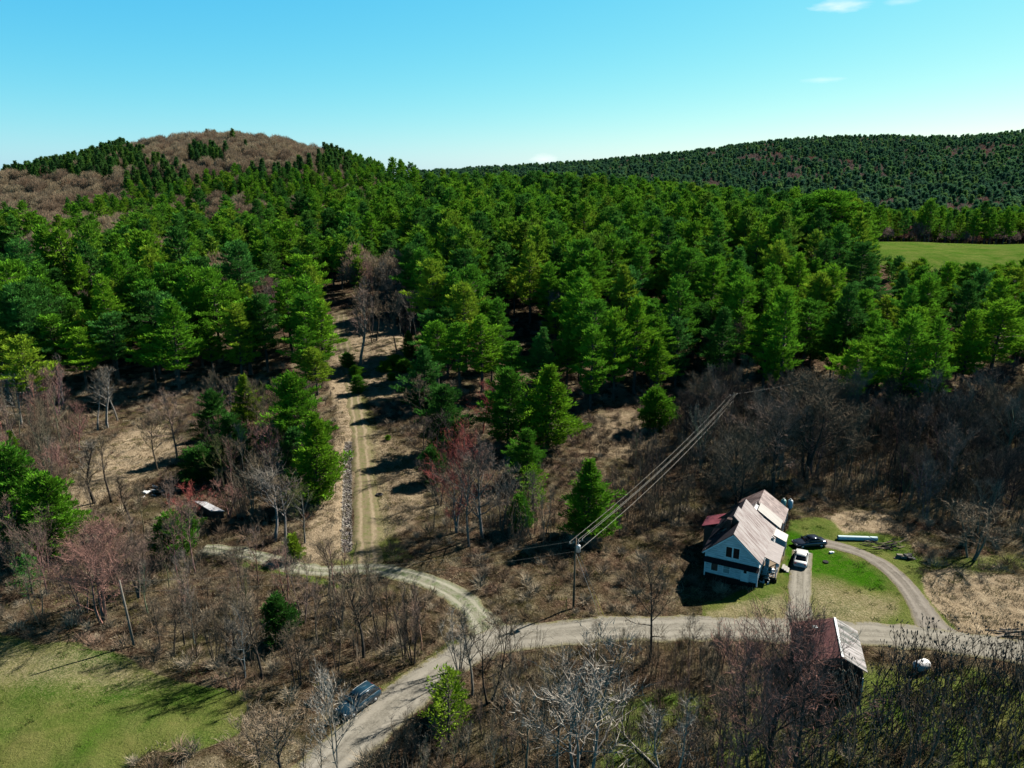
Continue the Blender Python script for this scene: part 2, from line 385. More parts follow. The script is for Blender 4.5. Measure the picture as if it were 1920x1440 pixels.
n0 = noise(t, tc, .33, 4, .6)
brown = mixc(t, ramp(t, n0, [(.5, (0, 0, 0)), (.68, (.6, .6, .6))]), brown, ramp(t, n3, [(.3, (.12, .095, .05)), (.7, (.40, .34, .22))]))
tanc = ramp(t, n2, [(.25, (.10, .075, .045)), (.45, (.27, .20, .125)), (.62, (.42, .33, .22)), (.8, (.58, .49, .35))])
tanc = mixc(t, .45, tanc, ramp(t, n3, [(.3, (.11, .08, .05)), (.6, (.42, .33, .22)), (.8, (.62, .53, .38))]))
grs = ramp(t, n3, [(.30, (.017, .050, .006)), (.5, (.055, .110, .015)), (.70, (.135, .170, .042))])
grs = mixc(t, ramp(t, noise(t, tc, .22, 5, .65, .4), [(.45, (0, 0, 0)), (.65, (.6, .6, .6))]), grs, ramp(t, n3, [(.3, (.085, .105, .025)), (.7, (.22, .22, .08))]))
grs = mixc(t, ramp(t, n1, [(.38, (0, 0, 0)), (.66, (.55, .55, .55))]), grs, ramp(t, n2, [(.3, (.13, .125, .035)), (.7, (.27, .23, .085))]))
brt = mixc(t, ramp(t, n2, [(.45, (0, 0, 0)), (.72, (.5, .5, .5))]), ramp(t, n3, [(.25, (.012, .055, .003)), (.55, (.040, .125, .006)), (.8, (.10, .20, .012))]), grs)
def brk(ch, lo=.28, hi=.72):
    """mask broken by fine noise"""
    q = math_(t, 'ADD', ch, math_(t, 'MULTIPLY', math_(t, 'SUBTRACT', n3, .5), 1.1))
    mr = N(t, 'ShaderNodeMapRange'); mr.inputs[1].default_value = lo; mr.inputs[2].default_value = hi; t.links.new(q, mr.inputs[0]); return mr.outputs[0]
c = mixc(t, brk(sep.outputs[0]), brown, grs)
c = mixc(t, brk(sep.outputs[1], .2, .8), c, tanc)
c = mixc(t, brk(sep.outputs[2]), c, brt)
vor = N(t, 'ShaderNodeTexVoronoi', Scale=3.2); t.links.new(tc, vor.inputs['Vector'])
rk = ramp(t, vor.outputs['Color'], [(.2, (.02, .018, .015)), (.45, (.10, .09, .075)), (.8, (.42, .39, .34))])
c = mixc(t, brk(at.outputs['Alpha'], .4, .6), c, rk)
t.links.new(c, b.inputs['Base Color']); b.inputs['Roughness'].default_value = 1; b.inputs['Specular IOR Level'].default_value = 0
bp = N(t, 'ShaderNodeBump', Strength=.9, Distance=.35); t.links.new(math_(t, 'ADD', n3, n2), bp.inputs['Height']); t.links.new(bp.outputs[0], b.inputs['Normal'])
M_GROUND = m
g = link('ground', gme, None, M_GROUND); tag(g, 'rolling valley ground of leaf litter, dead grass and green turf', 'ground', kind='structure')

# ---------------------------------------------------------------- roads as sheets just above the ground
def strip(name, path, width, mat, lift, label, ragged=.35, nx=11, flare=None):
    pts = path; L = [0]
    for a, b_ in zip(pts[:-1], pts[1:]): L.append(L[-1] + math.hypot(b_[0] - a[0], b_[1] - a[1]))
    n = max(8, int(L[-1] / .7)); s = np.linspace(0, L[-1], n)
    px = np.interp(s, L, [p[0] for p in pts]); py = np.interp(s, L, [p[1] for p in pts])
    tx, ty = np.gradient(px), np.gradient(py); k = np.hypot(tx, ty) + 1e-9; nx_, ny_ = -ty / k, tx / k
    V = []; UV = []
    for i in range(n):
        wl = width / 2 + ragged * (vnoise(s[i] / 1.7 + 3, 1.5) - .5) * 2 + ragged * (vnoise(s[i] / .6 + 30, 5.5) - .5)
        wr = width / 2 + ragged * (vnoise(s[i] / 1.7 + 3, 91.5) - .5) * 2 + ragged * (vnoise(s[i] / .6 + 30, 55.5) - .5)
        f = 1.0
        if flare: f = 1 + flare[0] * math.exp(-s[i] / 3.0) + flare[1] * math.exp(-(s[-1] - s[i]) / 3.0)
        for j in range(nx):
            q = j / (nx - 1) * 2 - 1; d = q * (wl if q < 0 else wr) * f
            V.append((px[i] + nx_[i] * d, py[i] + ny_[i] * d)); UV.append((q, s[i]))
    V = np.array(V); z = H(V[:, 0], V[:, 1])
    q = np.abs(np.array(UV)[:, 0]); edge = np.where(q > .99, -.05, 0)
    V3 = np.column_stack([V, z + lift + edge])
    ii = np.arange(n * nx).reshape(n, nx)
    F = np.stack([ii[:-1, :-1], ii[1:, :-1], ii[1:, 1:], ii[:-1, 1:]], -1).reshape(-1, 4)
    me = np_mesh(name, V3, F, mat, True); uv = me.uv_layers.new(name='across'); UV = np.array(UV, np.float32)
    uv.data.foreach_set('uv', UV[F.ravel()].ravel()); ob = link(name, me)
    for p in me.polygons[:1]:
        if p.normal.z < 0: me.flip_normals()
    tag(ob, label, kind='structure'); return ob
def road_mat(name, dark, mid, light, green=None, track=.5, gbreak=.5):
    m, t, b, o = new_mat(name)
    tc = t.nodes.new('ShaderNodeTexCoord'); uv = N(t, 'ShaderNodeUVMap'); uv.uv_map = 'across'
    sp = t.nodes.new('ShaderNodeSeparateXYZ'); t.links.new(uv.outputs[0], sp.inputs[0])
    f1 = noise(t, tc.outputs['Object'], 1.1, 6, .7); f2 = noise(t, tc.outputs['Object'], 7, 4, .7)
    mp = N(t, 'ShaderNodeMapping'); mp.inputs['Scale'].default_value = (5, .12, 1); t.links.new(uv.outputs[0], mp.inputs[0])
    f3 = noise(t, mp.outputs[0], 1, 4, .6)
    f = math_(t, 'MULTIPLY', math_(t, 'ADD', math_(t, 'ADD', f1, f2), f3), .3333)
    c = ramp(t, f, [(.36, dark), (.5, mid), (.64, light)])
    uw = math_(t, 'ADD', sp.outputs[0], math_(t, 'MULTIPLY', math_(t, 'SUBTRACT', f1, .5), .45)); a = math_(t, 'ABSOLUTE', uw); dtr = math_(t, 'ABSOLUTE', math_(t, 'SUBTRACT', a, .45))
    tr = N(t, 'ShaderNodeMapRange'); tr.inputs[1].default_value = .08; tr.inputs[2].default_value = .2; tr.inputs[3].default_value = 1; tr.inputs[4].default_value = 0; t.links.new(dtr, tr.inputs[0])
    c = mixc(t, math_(t, 'MULTIPLY', tr.outputs[0], track), c, light)
    if green:
        k = math_(t, 'MULTIPLY', math_(t, 'SUBTRACT', 1.0, tr.outputs[0]), ramp(t, f1, [(gbreak - .12, (0, 0, 0)), (gbreak + .12, (1, 1, 1))])); c = mixc(t, k, c, green)
    # the edges break up into the brown ground
    e = math_(t, 'ADD', a, math_(t, 'MULTIPLY', math_(t, 'SUBTRACT', f1, .5), .9))
    er = N(t, 'ShaderNodeMapRange'); er.inputs[1].default_value = .78; er.inputs[2].default_value = 1.02; t.links.new(e, er.inputs[0])
    c = mixc(t, er.outputs[0], c, ramp(t, f2, [(.35, (.07, .055, .03)), (.5, (.13, .12, .05)), (.7, (.26, .21, .13))]))
    t.links.new(c, b.inputs['Base Color']); b.inputs['Roughness'].default_value = .95; b.inputs['Specular IOR Level'].default_value = .1
    bp = N(t, 'ShaderNodeBump', Strength=.5, Distance=.06); t.links.new(f, bp.inputs['Height']); t.links.new(bp.outputs[0], b.inputs['Normal'])
    return m
M_ROAD = road_mat('gravel_road', (.10, .092, .075), (.195, .178, .145), (.295, .27, .225))
M_TRAIL = road_mat('grassy_trail', (.10, .078, .045), (.20, .155, .095), (.33, .265, .175), (.115, .115, .045), .35, .5)
M_LANE = road_mat('lane_gravel', (.12, .115, .08), (.22, .21, .155), (.32, .305, .24), (.08, .11, .04), .5, .55)
M_LOOP = road_mat('driveway_dirt', (.09, .077, .063), (.165, .145, .12), (.26, .23, .195))
strip('trail', TRAIL, 3.7, M_TRAIL, .05, 'grassy two-track trail climbing between the pines', .6)
strip('lane', LANE, 3.1, M_LANE, .065, 'pale lane leaving the gravel road towards the shed', .35, flare=(1.0, 0))
strip('road', ROAD, 4.9, M_ROAD, .08, 'pale gravel road crossing the valley floor', .4, 15)
strip('driveway', DRIVE, 2.6, M_ROAD, .06, 'short straight gravel driveway under the white car', .15, flare=(.5, 0))
strip('curved_driveway', LOOP, 2.5, M_LOOP, .055, 'brown curving dirt driveway round the lawn', .2, flare=(0, 1.4))
# ---------------------------------------------------------------- plant meshes
M_BARK = simple('bark', (.09, .075, .06), .9, .5, 6, bump=.02, stretch=(1, 1, .2), spec=.1)
M_BARK_PALE = foliage('bark_own', None, None, 0, 2.0, .4)
M_NEEDLE = foliage('needles', None, None, .26, .5, .35)
M_TWIG = foliage('twigs', None, None, .0, .8, .35)
def tris_from(c, d, w, L):
    """slim triangles: base centre c, direction d (unit), half width vector w, length L"""
    n = len(c); V = np.empty((n, 3, 3)); V[:, 0] = c - w; V[:, 1] = c + w; V[:, 2] = c + d * L[:, None]
    return V.reshape(-1, 3), np.arange(3 * n).reshape(-1, 3)
def unit(a): return a / (np.linalg.norm(a, axis=-1, keepdims=True) + 1e-9)
def pine_mesh(seed, Ht=20.0, Rr=4.0, base=.3, gap=1.05, per=(5, 7), dens=1.0, size=.62, topr=.75, kind='pine'):
    g = np.random.default_rng(seed); z0 = Ht * base; z = z0; Cc = []; Dd = []; Sz = []; br = MB()
    lob = g.uniform(.75, 1.2, 8)
    lean = g.uniform(-.02, .02, 2)
    while z < Ht * .985:
        t = (z - z0) / (Ht - z0)
        prof = ((1 - t) ** topr) * (.5 + .5 * min(1, t / .22)) if kind == 'pine' else (1 - t) ** .95
        r = Rr * prof * g.uniform(.72, 1.15)
        nb = int(g.integers(per[0], per[1] + 1)) if t < .9 else 4
        a0 = g.uniform(0, 6.28)
        for k in range(nb):
            a = a0 + 6.283 * k / nb + g.uniform(-.35, .35)
            L = max(.35, r * (g.uniform(.5, 1.25) if kind == 'pine' else g.uniform(.7, 1.15)) * lob[int((a % 6.283) / 6.283 * 8) % 8] * (1 + (.26 * math.sin(z * .9 + 2.1 * a + seed) if kind == 'pine' else 0)))
            el = (g.uniform(-.05, .3) + .55 * t * t) if kind == 'pine' else (-.35 + .5 * t)
            d = np.array([math.cos(a) * math.cos(el), math.sin(a) * math.cos(el), math.sin(el)])
            o = np.array([lean[0] * z, lean[1] * z, z + g.uniform(-.25, .25)])
            br.tube([o, o + d * L * .5, o + d * L * .92 + [0, 0, L * .05]], [.05 + .012 * L, .04, .012], 3, False)
            m = max(2, int(L * 2.1 * dens)); s = np.linspace(.3 if L > 1.2 else .1, 1.0, m) ** (.8 if kind == 'pine' else 1)
            side = unit(np.cross(d, [0, 0, 1.0]))
            for q in s:
                fan = (.5 * L * (1.05 - q) + .28)
                nt_ = int((7.5 if kind == 'pine' else 6) * (.9 + .25 * q))
                off = g.uniform(-1, 1, nt_)
                c = o + d * L * q + side * off[:, None] * fan + np.column_stack([g.normal(0, .09, nt_), g.normal(0, .09, nt_), g.normal(.08, .17, nt_) + .06 * L * q * q])
                up = .8 if kind == 'pine' else .05
                dd = unit(d * .7 + side * off[:, None] * .9 + np.array([0, 0, up]) + g.normal(0, .38, (nt_, 3)))
                Cc.append(c); Dd.append(dd); Sz.append(np.full(nt_, size * g.uniform(.7, 1.15)))
        z += gap * (1 - .45 * t) * g.uniform(.8, 1.2) * Ht / 20
    # leader
    top = np.array([lean[0] * Ht, lean[1] * Ht, Ht]); k = 16
    Cc.append(top - np.column_stack([g.normal(0, .1, k), g.normal(0, .1, k), g.uniform(0, 1.4, k)])); Dd.append(unit(np.column_stack([g.normal(0, .5, k), g.normal(0, .5, k), np.ones(k)]))); Sz.append(np.full(k, size))
    c = np.concatenate(Cc); d = np.concatenate(Dd); sz = np.concatenate(Sz)
    w = unit(np.cross(d, g.normal(0, 1, d.shape) + [0, 0, 1.2])) * (sz * (.24 if size < .9 else .3))[:, None]
    V, F = tris_from(c, d, w, sz * 1.25)
    tr = MB(); tr.tube([(0, 0, -.4), (lean[0] * Ht * .4, lean[1] * Ht * .4, Ht * .4), (lean[0] * Ht * .97, lean[1] * Ht * .97, Ht * .97)], [.014 * Ht + .03, .009 * Ht, .03], 7)
    # dead snags under the crown
    for k in range(int(14 * base / .3)):
        zz = g.uniform(.12, 1) * z0; a = g.uniform(0, 6.28); L = g.uniform(.8, 2.4); tr.tube([(lean[0] * zz, lean[1] * zz, zz), (math.cos(a) * L, math.sin(a) * L, zz + g.uniform(-.3, .4))], [.04, .01], 3, False)
    tr.v += br.v and []; i0 = len(tr.v); tr.v += br.v; tr.f += [tuple(i0 + q for q in f) for f in br.f]; tr.m += br.m
    return tr, V, F
def make_proto(kind_args):
    tr, V, F = pine_mesh(**kind_args)
    return tr.mesh('trunk', M_BARK), np_mesh('crown', V, F, M_NEEDLE)
def joined(tr, V, F, mats, name):
    """trunk and crown as one mesh, for the trees of a mass"""
    v = [tuple(q) for q in V]; i0 = len(v)
    me = bpy.data.meshes.new(name); me.from_pydata(v + tr.v, [], [tuple(f) for f in F.tolist()] + [tuple(i0 + q for q in f) for f in tr.f])
    me.polygons.foreach_set('material_index', [0] * len(F) + [1] * len(tr.f))
    for m_ in mats: me.materials.append(m_)
    return me
def bare_mesh(seed, Ht=12.0, stems=1, start=.32, spread=.8, n1=13, n2=6, n3=6, vase=.9, tw=.017, lift=.55, l1=.42, fine=3, r0=None):
    """leafless tree: (limbs MB, twig V, twig F)"""
    g = np.random.default_rng(seed); limb = MB(); Cc = []; Dd = []; Ln = []; Wd = []
    def path(p, d, L, n, wig, upf):
        pts = [p]; d = np.array(d, float)
        for _ in range(n):
            d = unit(d + g.normal(0, wig, 3) + np.array([0, 0, upf])); pts.append(pts[-1] + d * L / n)
        return pts
    for s in range(stems):
        a = g.uniform(0, 6.28); ln = (.10 + .14 * (stems > 1)) * g.uniform(.3, 1)
        hh = Ht * (.9 if s == 0 else g.uniform(.65, .95)); o = np.array([math.cos(a) * .25 * (stems > 1), math.sin(a) * .25 * (stems > 1), -.3])
        tp = path(o, (math.cos(a) * ln, math.sin(a) * ln, 1), hh, 7, .05, .1)
        R0 = (r0 or (.011 * Ht + .02)) * (1 if stems == 1 else .75)
        limb.tube(tp, np.linspace(R0, .02, 8), 6, False)
        tp = np.array(tp)
        for k in range(n1):
            q = start + (1 - start) * ((k + g.uniform(0, .8)) / n1); q = min(q, .99); i = int(q * 7); f = q * 7 - i
            p = tp[i] * (1 - f) + tp[min(i + 1, 7)] * f
            a = k * 2.4 + g.uniform(-.5, .5); rel = (q - start) / (1 - start)
            L = Ht * l1 * (1.0 - .55 * rel ** 1.5) * g.uniform(.65, 1.1) * (.65 + .35 * min(1, rel / .2)); el = lift + .45 * rel
            d = (math.cos(a) * math.cos(el) * spread, math.sin(a) * math.cos(el) * spread, math.sin(el))
            b1 = np.array(path(p, d, L, 4, .12, .12 * vase)); limb.tube(b1, np.linspace(max(.025, R0 * .42 * (1 - .5 * rel)), .014, 5), 4, False)
            for j in range(n2):
                q2 = .22 + .78 * (j + g.uniform(0, .9)) / n2; q2 = min(q2, .99); i = int(q2 * 4); f = q2 * 4 - i; p2 = b1[i] * (1 - f) + b1[i + 1] * f
                dd = unit(b1[i + 1] - b1[i]); rv = unit(g.normal(0, 1, 3)); d2 = unit(dd + rv * .75 + [0, 0, .25])
                L2 = L * .42 * (1.15 - .5 * q2) * g.uniform(.7, 1.2); b2 = np.array(path(p2, d2, L2, 2, .15, .12)); limb.tube(b2, [.8 * tw, .55 * tw, .3 * tw], 3, False)
                q3 = g.uniform(.12, 1.0, n3); i3 = np.minimum((q3 * 2).astype(int), 1); f3 = (q3 * 2 - i3)[:, None]
                p3 = b2[i3] * (1 - f3) + b2[i3 + 1] * f3
                for e in range(fine):
                    d3 = unit(unit(b2[-1] - b2[0]) + g.normal(0, .55, (n3, 3)) + [0, 0, .28]); L3 = g.uniform(.35, .95, n3) * (Ht / 12) ** .5
                    Cc.append(p3); Dd.append(d3); Ln.append(L3); Wd.append(np.full(n3, tw))
                    p3 = p3 + d3 * (L3 * g.uniform(.3, .8, n3))[:, None]
    c = np.concatenate(Cc); d = np.concatenate(Dd); L = np.concatenate(Ln); W = np.concatenate(Wd)
    w_ = unit(np.cross(d, g.normal(0, 1, d.shape))) * W[:, None]
    V, F = tris_from(c, d, w_, L); return limb, V, F
def zmax(me):
    a = np.empty(len(me.vertices) * 3, np.float32); me.vertices.foreach_get('co', a); a = a.reshape(-1, 3); return float(np.percentile(a[:, 2], 99.9)), float(np.percentile(np.abs(a[:, :2]), 97))
PROTO = {}
def reg(key, lists, twig=False):
    out = []
    for trunk, crown in lists:
        h, r = zmax(crown); out.append((trunk, crown, h, r))
    PROTO[key] = out
reg('pine', [make_proto(dict(seed=s, Ht=20, Rr=rr, base=bs, topr=tp, per=(6, 8), dens=1.65, size=.5)) for s, rr, bs, tp in
    [(1, 4.6, .30, .62), (2, 4.1, .34, .55), (3, 5.0, .26, .72), (4, 4.5, .38, .5), (5, 3.8, .30, .72), (6, 5.2, .36, .42), (7, 4.4, .22, .62), (8, 4.7, .32, .5)]])
reg('lone', [make_proto(dict(seed=s, Ht=16, Rr=rr, base=bs, topr=tp, gap=.72, per=(7, 9), dens=1.7, size=.42)) for s, rr, bs, tp in
    [(21, 4.0, .05, .72), (22, 4.6, .08, .55), (23, 3.6, .04, .85), (24, 4.9, .12, .5)]])
reg('bush', [make_proto(dict(seed=s, Ht=8, Rr=3.0, base=.03, topr=.5, gap=1.1, per=(7, 9), dens=2.0, size=.36)) for s in (31, 32)])
reg('sparse', [make_proto(dict(seed=s, Ht=16, Rr=3.6, base=.15, topr=.5, gap=1.5, per=(4, 6), dens=.8, size=.40)) for s in (41, 42)])
def bproto(**k):
    l, V, F = bare_mesh(**k); return l.mesh('trunk', M_BARK_PALE), np_mesh('crown', V, F, M_TWIG)
reg('bare', [bproto(seed=51, Ht=12, n1=13), bproto(seed=52, Ht=12, start=.42, n1=12, spread=.7), bproto(seed=53, Ht=12, start=.25, n1=15, spread=.95),
             bproto(seed=54, Ht=12, stems=2, n1=9), bproto(seed=55, Ht=12, stems=3, n1=7, start=.3), bproto(seed=56, Ht=12, start=.5, n1=11, lift=.75)])
reg('slim', [bproto(seed=61, Ht=12, start=.35, spread=.55, n1=14, l1=.22, n2=5, n3=4, lift=.8), bproto(seed=62, Ht=12, start=.5, spread=.6, n1=11, l1=.24, n2=4, n3=5, lift=.7),
             bproto(seed=63, Ht=12, stems=2, start=.35, spread=.5, n1=9, l1=.22, n2=4, n3=4, lift=.8), bproto(seed=64, Ht=12, stems=4, start=.3, spread=.5, n1=7, l1=.2, n2=4, n3=4, lift=.85)])
reg('big', [bproto(seed=71, Ht=14, start=.22, n1=17, n2=9, n3=9, l1=.5, spread=.9, r0=.26, tw=.014, fine=4), bproto(seed=72, Ht=14, stems=3, start=.25, n1=11, n2=9, n3=9, l1=.42, r0=.2, tw=.012, fine=4), bproto(seed=73, Ht=14, stems=2, start=.18, n1=13, n2=9, n3=9, l1=.46, r0=.22, tw=.012, fine=4)])
def sumac(seed):
    g = np.random.default_rng(seed); m_ = MB(); V = []
    def go(p, d, L, r, lv):
        pts = [p]; n = 5 if lv == 0 else 3
        for _ in range(n):
            d = unit(d + g.normal(0, .13, 3) + np.array([0, 0, .12])); pts.append(pts[-1] + d * L / n)
        m_.tube(pts, np.linspace(r, r * .6, n + 1), 5 if lv == 0 else 4, lv == 3)
        if lv < 3:
            for k in range(int(g.integers(2, 4)) if lv else int(g.integers(2, 5))):
                a = g.uniform(0, 6.28); dd = unit(d * 1.0 + np.array([math.cos(a), math.sin(a), .35]) * g.uniform(.35, .75))
                go(pts[-1] if k < 2 else pts[-2], dd, L * g.uniform(.32, .5) if lv == 0 else L * g.uniform(.5, .8), r * .6, lv + 1)
        elif g.random() < .5:
            m_.tube([pts[-1], pts[-1] + d * .16, pts[-1] + d * .3], [.03, .06, .01], 5)
    go(np.array([0, 0, -.2]), np.array([g.uniform(-.12, .12), g.uniform(-.12, .12), 1.0]), 3.3, .062, 0)
    return m_.mesh('sapling', M_TWIG)
SUMAC = [sumac(s) for s in range(81, 95)]

PINE_G = [(.120, .315, .020), (.090, .265, .022), (.165, .365, .020), (.072, .23, .040), (.23, .37, .026), (.052, .165, .026)]
PINE_N = ['mid green', 'deep green', 'bright green', 'bluish green', 'yellow green', 'dark green']
TW = dict(brown=(.17, .13, .09), grey=(.19, .165, .135), red=(.30, .16, .13), pink=(.24, .165, .13), pale=(.36, .32, .27), dark=(.065, .052, .045), crimson=(.36, .095, .08), tan=(.26, .20, .14), olive=(.12, .13, .05))
TWN = dict(brown='brown', grey='grey', red='reddish', pink='pinkish brown', pale='pale grey', dark='dark', crimson='crimson budded', tan='tan', olive='olive')
PLACED = []
def plant(key, x, y, h, wide=None, col=(.06, .13, .015), label='', cat='tree', group=None, name=None, proto=None, trunk=None, rz=None):
    pr = PROTO[key]; tr, cr, ph, rr = pr[rnd.randrange(len(pr)) if proto is None else proto % len(pr)]
    s = h / ph; sx = s if wide is None else (wide / 2) / rr
    if wide is not None: sx = max(.45 * s, min(sx, 2.2 * s))
    z = float(H(x, y))
    e = empty(name or 'tree', (x, y, z), rnd.uniform(0, 6.28) if rz is None else rz); e.scale = (sx * rnd.uniform(.93, 1.07), sx * rnd.uniform(.93, 1.07), s)
    a = link('trunk', tr, e); c_ = link('crown', cr, e)
    tc_ = trunk or tuple(q * .9 + .02 for q in col); a.color = (*tc_, 1); c_.color = (*col, 1)
    tag(e, label, cat, group); PLACED.append((x, y)); return e
def plant_px(key, px, base, top, wpx=None, **kw):
    g_ = ground(px, base); dep = g_.y * CP - (g_.z - CZ) * SP
    d = ray(px, top); zt = CZ + d.z / d.y * (g_.y - .0)
    return plant(key, g_.x, g_.y, max(1.0, zt - g_.z), (wpx * dep / FPX) if wpx else None, **kw)
# ---------------------------------------------------------------- masses: one object, its trees instanced on points
def mass(name, protos, pts, scale, rotz, pick, label, seedtilt=.04):
    n = len(pts); me = bpy.data.meshes.new(name); me.vertices.add(n); me.vertices.foreach_set('co', np.asarray(pts, np.float32).ravel())
    a = me.attributes.new('rot', 'FLOAT_VECTOR', 'POINT'); rr = np.zeros((n, 3), np.float32); rr[:, 2] = rotz; rr[:, :2] = nr.normal(0, seedtilt, (n, 2)); a.data.foreach_set('vector', rr.ravel())
    a = me.attributes.new('sca', 'FLOAT_VECTOR', 'POINT'); sc = np.asarray(scale, np.float32); sc = np.repeat(sc[:, None], 3, 1) if sc.ndim == 1 else sc; a.data.foreach_set('vector', sc.ravel())
    a = me.attributes.new('pick', 'INT', 'POINT'); a.data.foreach_set('value', np.asarray(pick, np.int32))
    ob = link(name, me)
    ng = bpy.data.node_groups.new(name, 'GeometryNodeTree')
    ng.interface.new_socket('Geometry', in_out='INPUT', socket_type='NodeSocketGeometry'); ng.interface.new_socket('Geometry', in_out='OUTPUT', socket_type='NodeSocketGeometry')
    gi = ng.nodes.new('NodeGroupInput'); go = ng.nodes.new('NodeGroupOutput'); ip = ng.nodes.new('GeometryNodeInstanceOnPoints'); jn = ng.nodes.new('GeometryNodeJoinGeometry')
    for p in protos:
        src = bpy.data.objects.new(name + '_source', p)
        oi = ng.nodes.new('GeometryNodeObjectInfo'); oi.inputs['Object'].default_value = src; oi.inputs['As Instance'].default_value = True
        ng.links.new(oi.outputs['Geometry'], jn.inputs[0])
    def attr(nm, ty):
        q = ng.nodes.new('GeometryNodeInputNamedAttribute'); q.data_type = ty; q.inputs[0].default_value = nm; return q.outputs[0]
    ng.links.new(gi.outputs[0], ip.inputs['Points']); ng.links.new(jn.outputs[0], ip.inputs['Instance']); ip.inputs['Pick Instance'].default_value = True
    ng.links.new(attr('pick', 'INT'), ip.inputs['Instance Index']); ng.links.new(attr('rot', 'FLOAT_VECTOR'), ip.inputs['Rotation']); ng.links.new(attr('sca', 'FLOAT_VECTOR'), ip.inputs['Scale'])
    ng.links.new(ip.outputs[0], go.inputs[0])
    md = ob.modifiers.new('scatter', 'NODES'); md.node_group = ng
    tag(ob, label, kind='stuff'); return ob
PR = lambda cols: [(i / len(cols), c) for i, c in enumerate(cols)]
M_NEEDLE_R = foliage('needles_far', None, PR([(.108, .28, .02), (.135, .32, .02), (.17, .355, .022), (.074, .23, .036), (.135, .33, .02), (.21, .345, .026), (.054, .165, .026)]), .26, .5, .35)
M_DARKN = foliage('needles_dark', None, PR([(.05, .13, .03), (.065, .16, .032), (.042, .11, .036), (.085, .18, .03)]), .3, .5, .3)
M_FARN = foliage('needles_hill_hazed', None, PR([(.075, .18, .085), (.10, .225, .075), (.062, .145, .09), (.15, .27, .07), (.085, .195, .10), (.055, .125, .075)]), .35, .3, .3)  # lightened and blued: distance haze is put into the needle colour
M_HILLT = foliage('twigs_hill', None, PR([(.30, .225, .14), (.34, .255, .16), (.24, .185, .125), (.30, .20, .13), (.30, .245, .155), (.22, .155, .105)]), .35, .5, .35)
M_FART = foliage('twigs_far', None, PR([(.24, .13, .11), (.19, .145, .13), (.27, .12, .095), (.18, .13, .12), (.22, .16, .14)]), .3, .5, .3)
def cprot(seed, Ht, Rr, base, gap, per, dens, size, topr, mats, name, kind='pine'):
    tr, V, F = pine_mesh(seed, Ht, Rr, base, gap, per, dens, size, topr, kind); return joined(tr, V, F, mats, name)
FARPINE = [cprot(100 + i, 20, [4.9, 4.3, 5.4, 4.7, 4.1][i], .3, 1.25, (5, 7), .85, .78, [.6, .5, .44, .65, .56][i], [M_NEEDLE_R, M_BARK], 'far_pine') for i in range(5)]
SPRUCE = [cprot(120 + i, 14, [3.6, 3.0, 4.2][i], .08, 1.5, (5, 6), .62, .95, .8, [M_DARKN, M_BARK], 'spruce', 'spruce') for i in range(3)]
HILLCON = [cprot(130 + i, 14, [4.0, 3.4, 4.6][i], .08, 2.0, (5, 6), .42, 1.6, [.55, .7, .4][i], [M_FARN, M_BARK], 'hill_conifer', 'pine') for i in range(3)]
def puff(seed, mats, Ht=12, Rr=4.6, n=1300, L=1.5, wd=.11, low=.45):
    """leafless crown of a far tree: a dome of rising twigs on forked limbs"""
    g = np.random.default_rng(seed); a = g.uniform(0, 6.28, n); r = Rr * np.sqrt(g.uniform(0, 1, n)); q = g.uniform(0, 1, n) ** .6
    zt = Ht * (low + (1 - low) * np.sqrt(np.maximum(0, 1 - (r / Rr) ** 2)) * q) - .8 + g.normal(0, .35, n)
    lob = 1 + .18 * np.sin(a * 3 + seed) + .1 * np.sin(a * 7)
    c = np.column_stack([np.cos(a) * r * lob, np.sin(a) * r * lob, zt]); d = unit(np.column_stack([np.cos(a) * r / Rr * .7, np.sin(a) * r / Rr * .7, np.full(n, 1.0)]) + g.normal(0, .4, (n, 3)))
    V, F = tris_from(c, d, unit(np.cross(d, g.normal(0, 1, d.shape))) * wd, g.uniform(.6, 1.1, n) * L)
    tr = MB(); tr.tube([(0, 0, -.4), (0, 0, Ht * .45)], [.16, .12], 5)
    for k in range(11):
        b = g.uniform(0, 6.28); rr = Rr * g.uniform(.3, .85); tr.tube([(0, 0, Ht * g.uniform(.22, .45)), (math.cos(b) * rr * .5, math.sin(b) * rr * .5, Ht * .6), (math.cos(b) * rr, math.sin(b) * rr, Ht * .85)], [.1, .07, .03], 3, False)
    return joined(tr, V, F, mats, 'bare_far')
HILLBARE = [puff(140 + i, [M_HILLT, M_BARK], Rr=[4.6, 5.6, 4.0, 5.0][i], n=1500) for i in range(4)]
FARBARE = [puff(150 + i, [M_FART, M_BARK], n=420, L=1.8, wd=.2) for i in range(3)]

# ---------------------------------------------------------------- trees the photograph singles out
T = plant_px
pg = lambda i: PINE_G[i]
def pine(px, base, top, w_, c, label, group='pines at the front of the woods', key='lone', proto=None, name='pine_tree'):
    return T(key, px, base, top, w_, col=tuple(q * (.78 if key != 'pine' else 1) for q in pg(c)), label=label, cat='pine tree', group=group, name=name, proto=proto, trunk=(.09, .07, .055))
LP = 'free-standing evergreens'
pine(1103, 1008, 862, 84, 0, 'cone shaped green pine standing alone just behind the transformer pole', LP, proto=2)
pine(563, 872, 697, 108, 0, 'tall round topped pine at the left edge of the grassy trail', LP, proto=1)
pine(596, 948, 775, 92, 2, 'tall bright pine leaning over the rocky ditch of the trail', LP, proto=0)
pine(560, 905, 800, 66, 3, 'dark pine squeezed against the tall pair left of the trail', LP, proto=3)
pine(468, 812, 703, 52, 4, 'small pointed yellow green pine left of the round topped pine', LP, proto=2)
pine(408, 850, 730, 64, 5, 'dark green pine beside the tan clearing on the left', LP, proto=1)
pine(326, 1046, 958, 72, 1, 'small round pine just below the white roofed shed', LP, 'bush', 0)
pine(352, 1010, 950, 44, 1, 'narrow pine touching the left end of the white roof', LP, 'lone', 0)
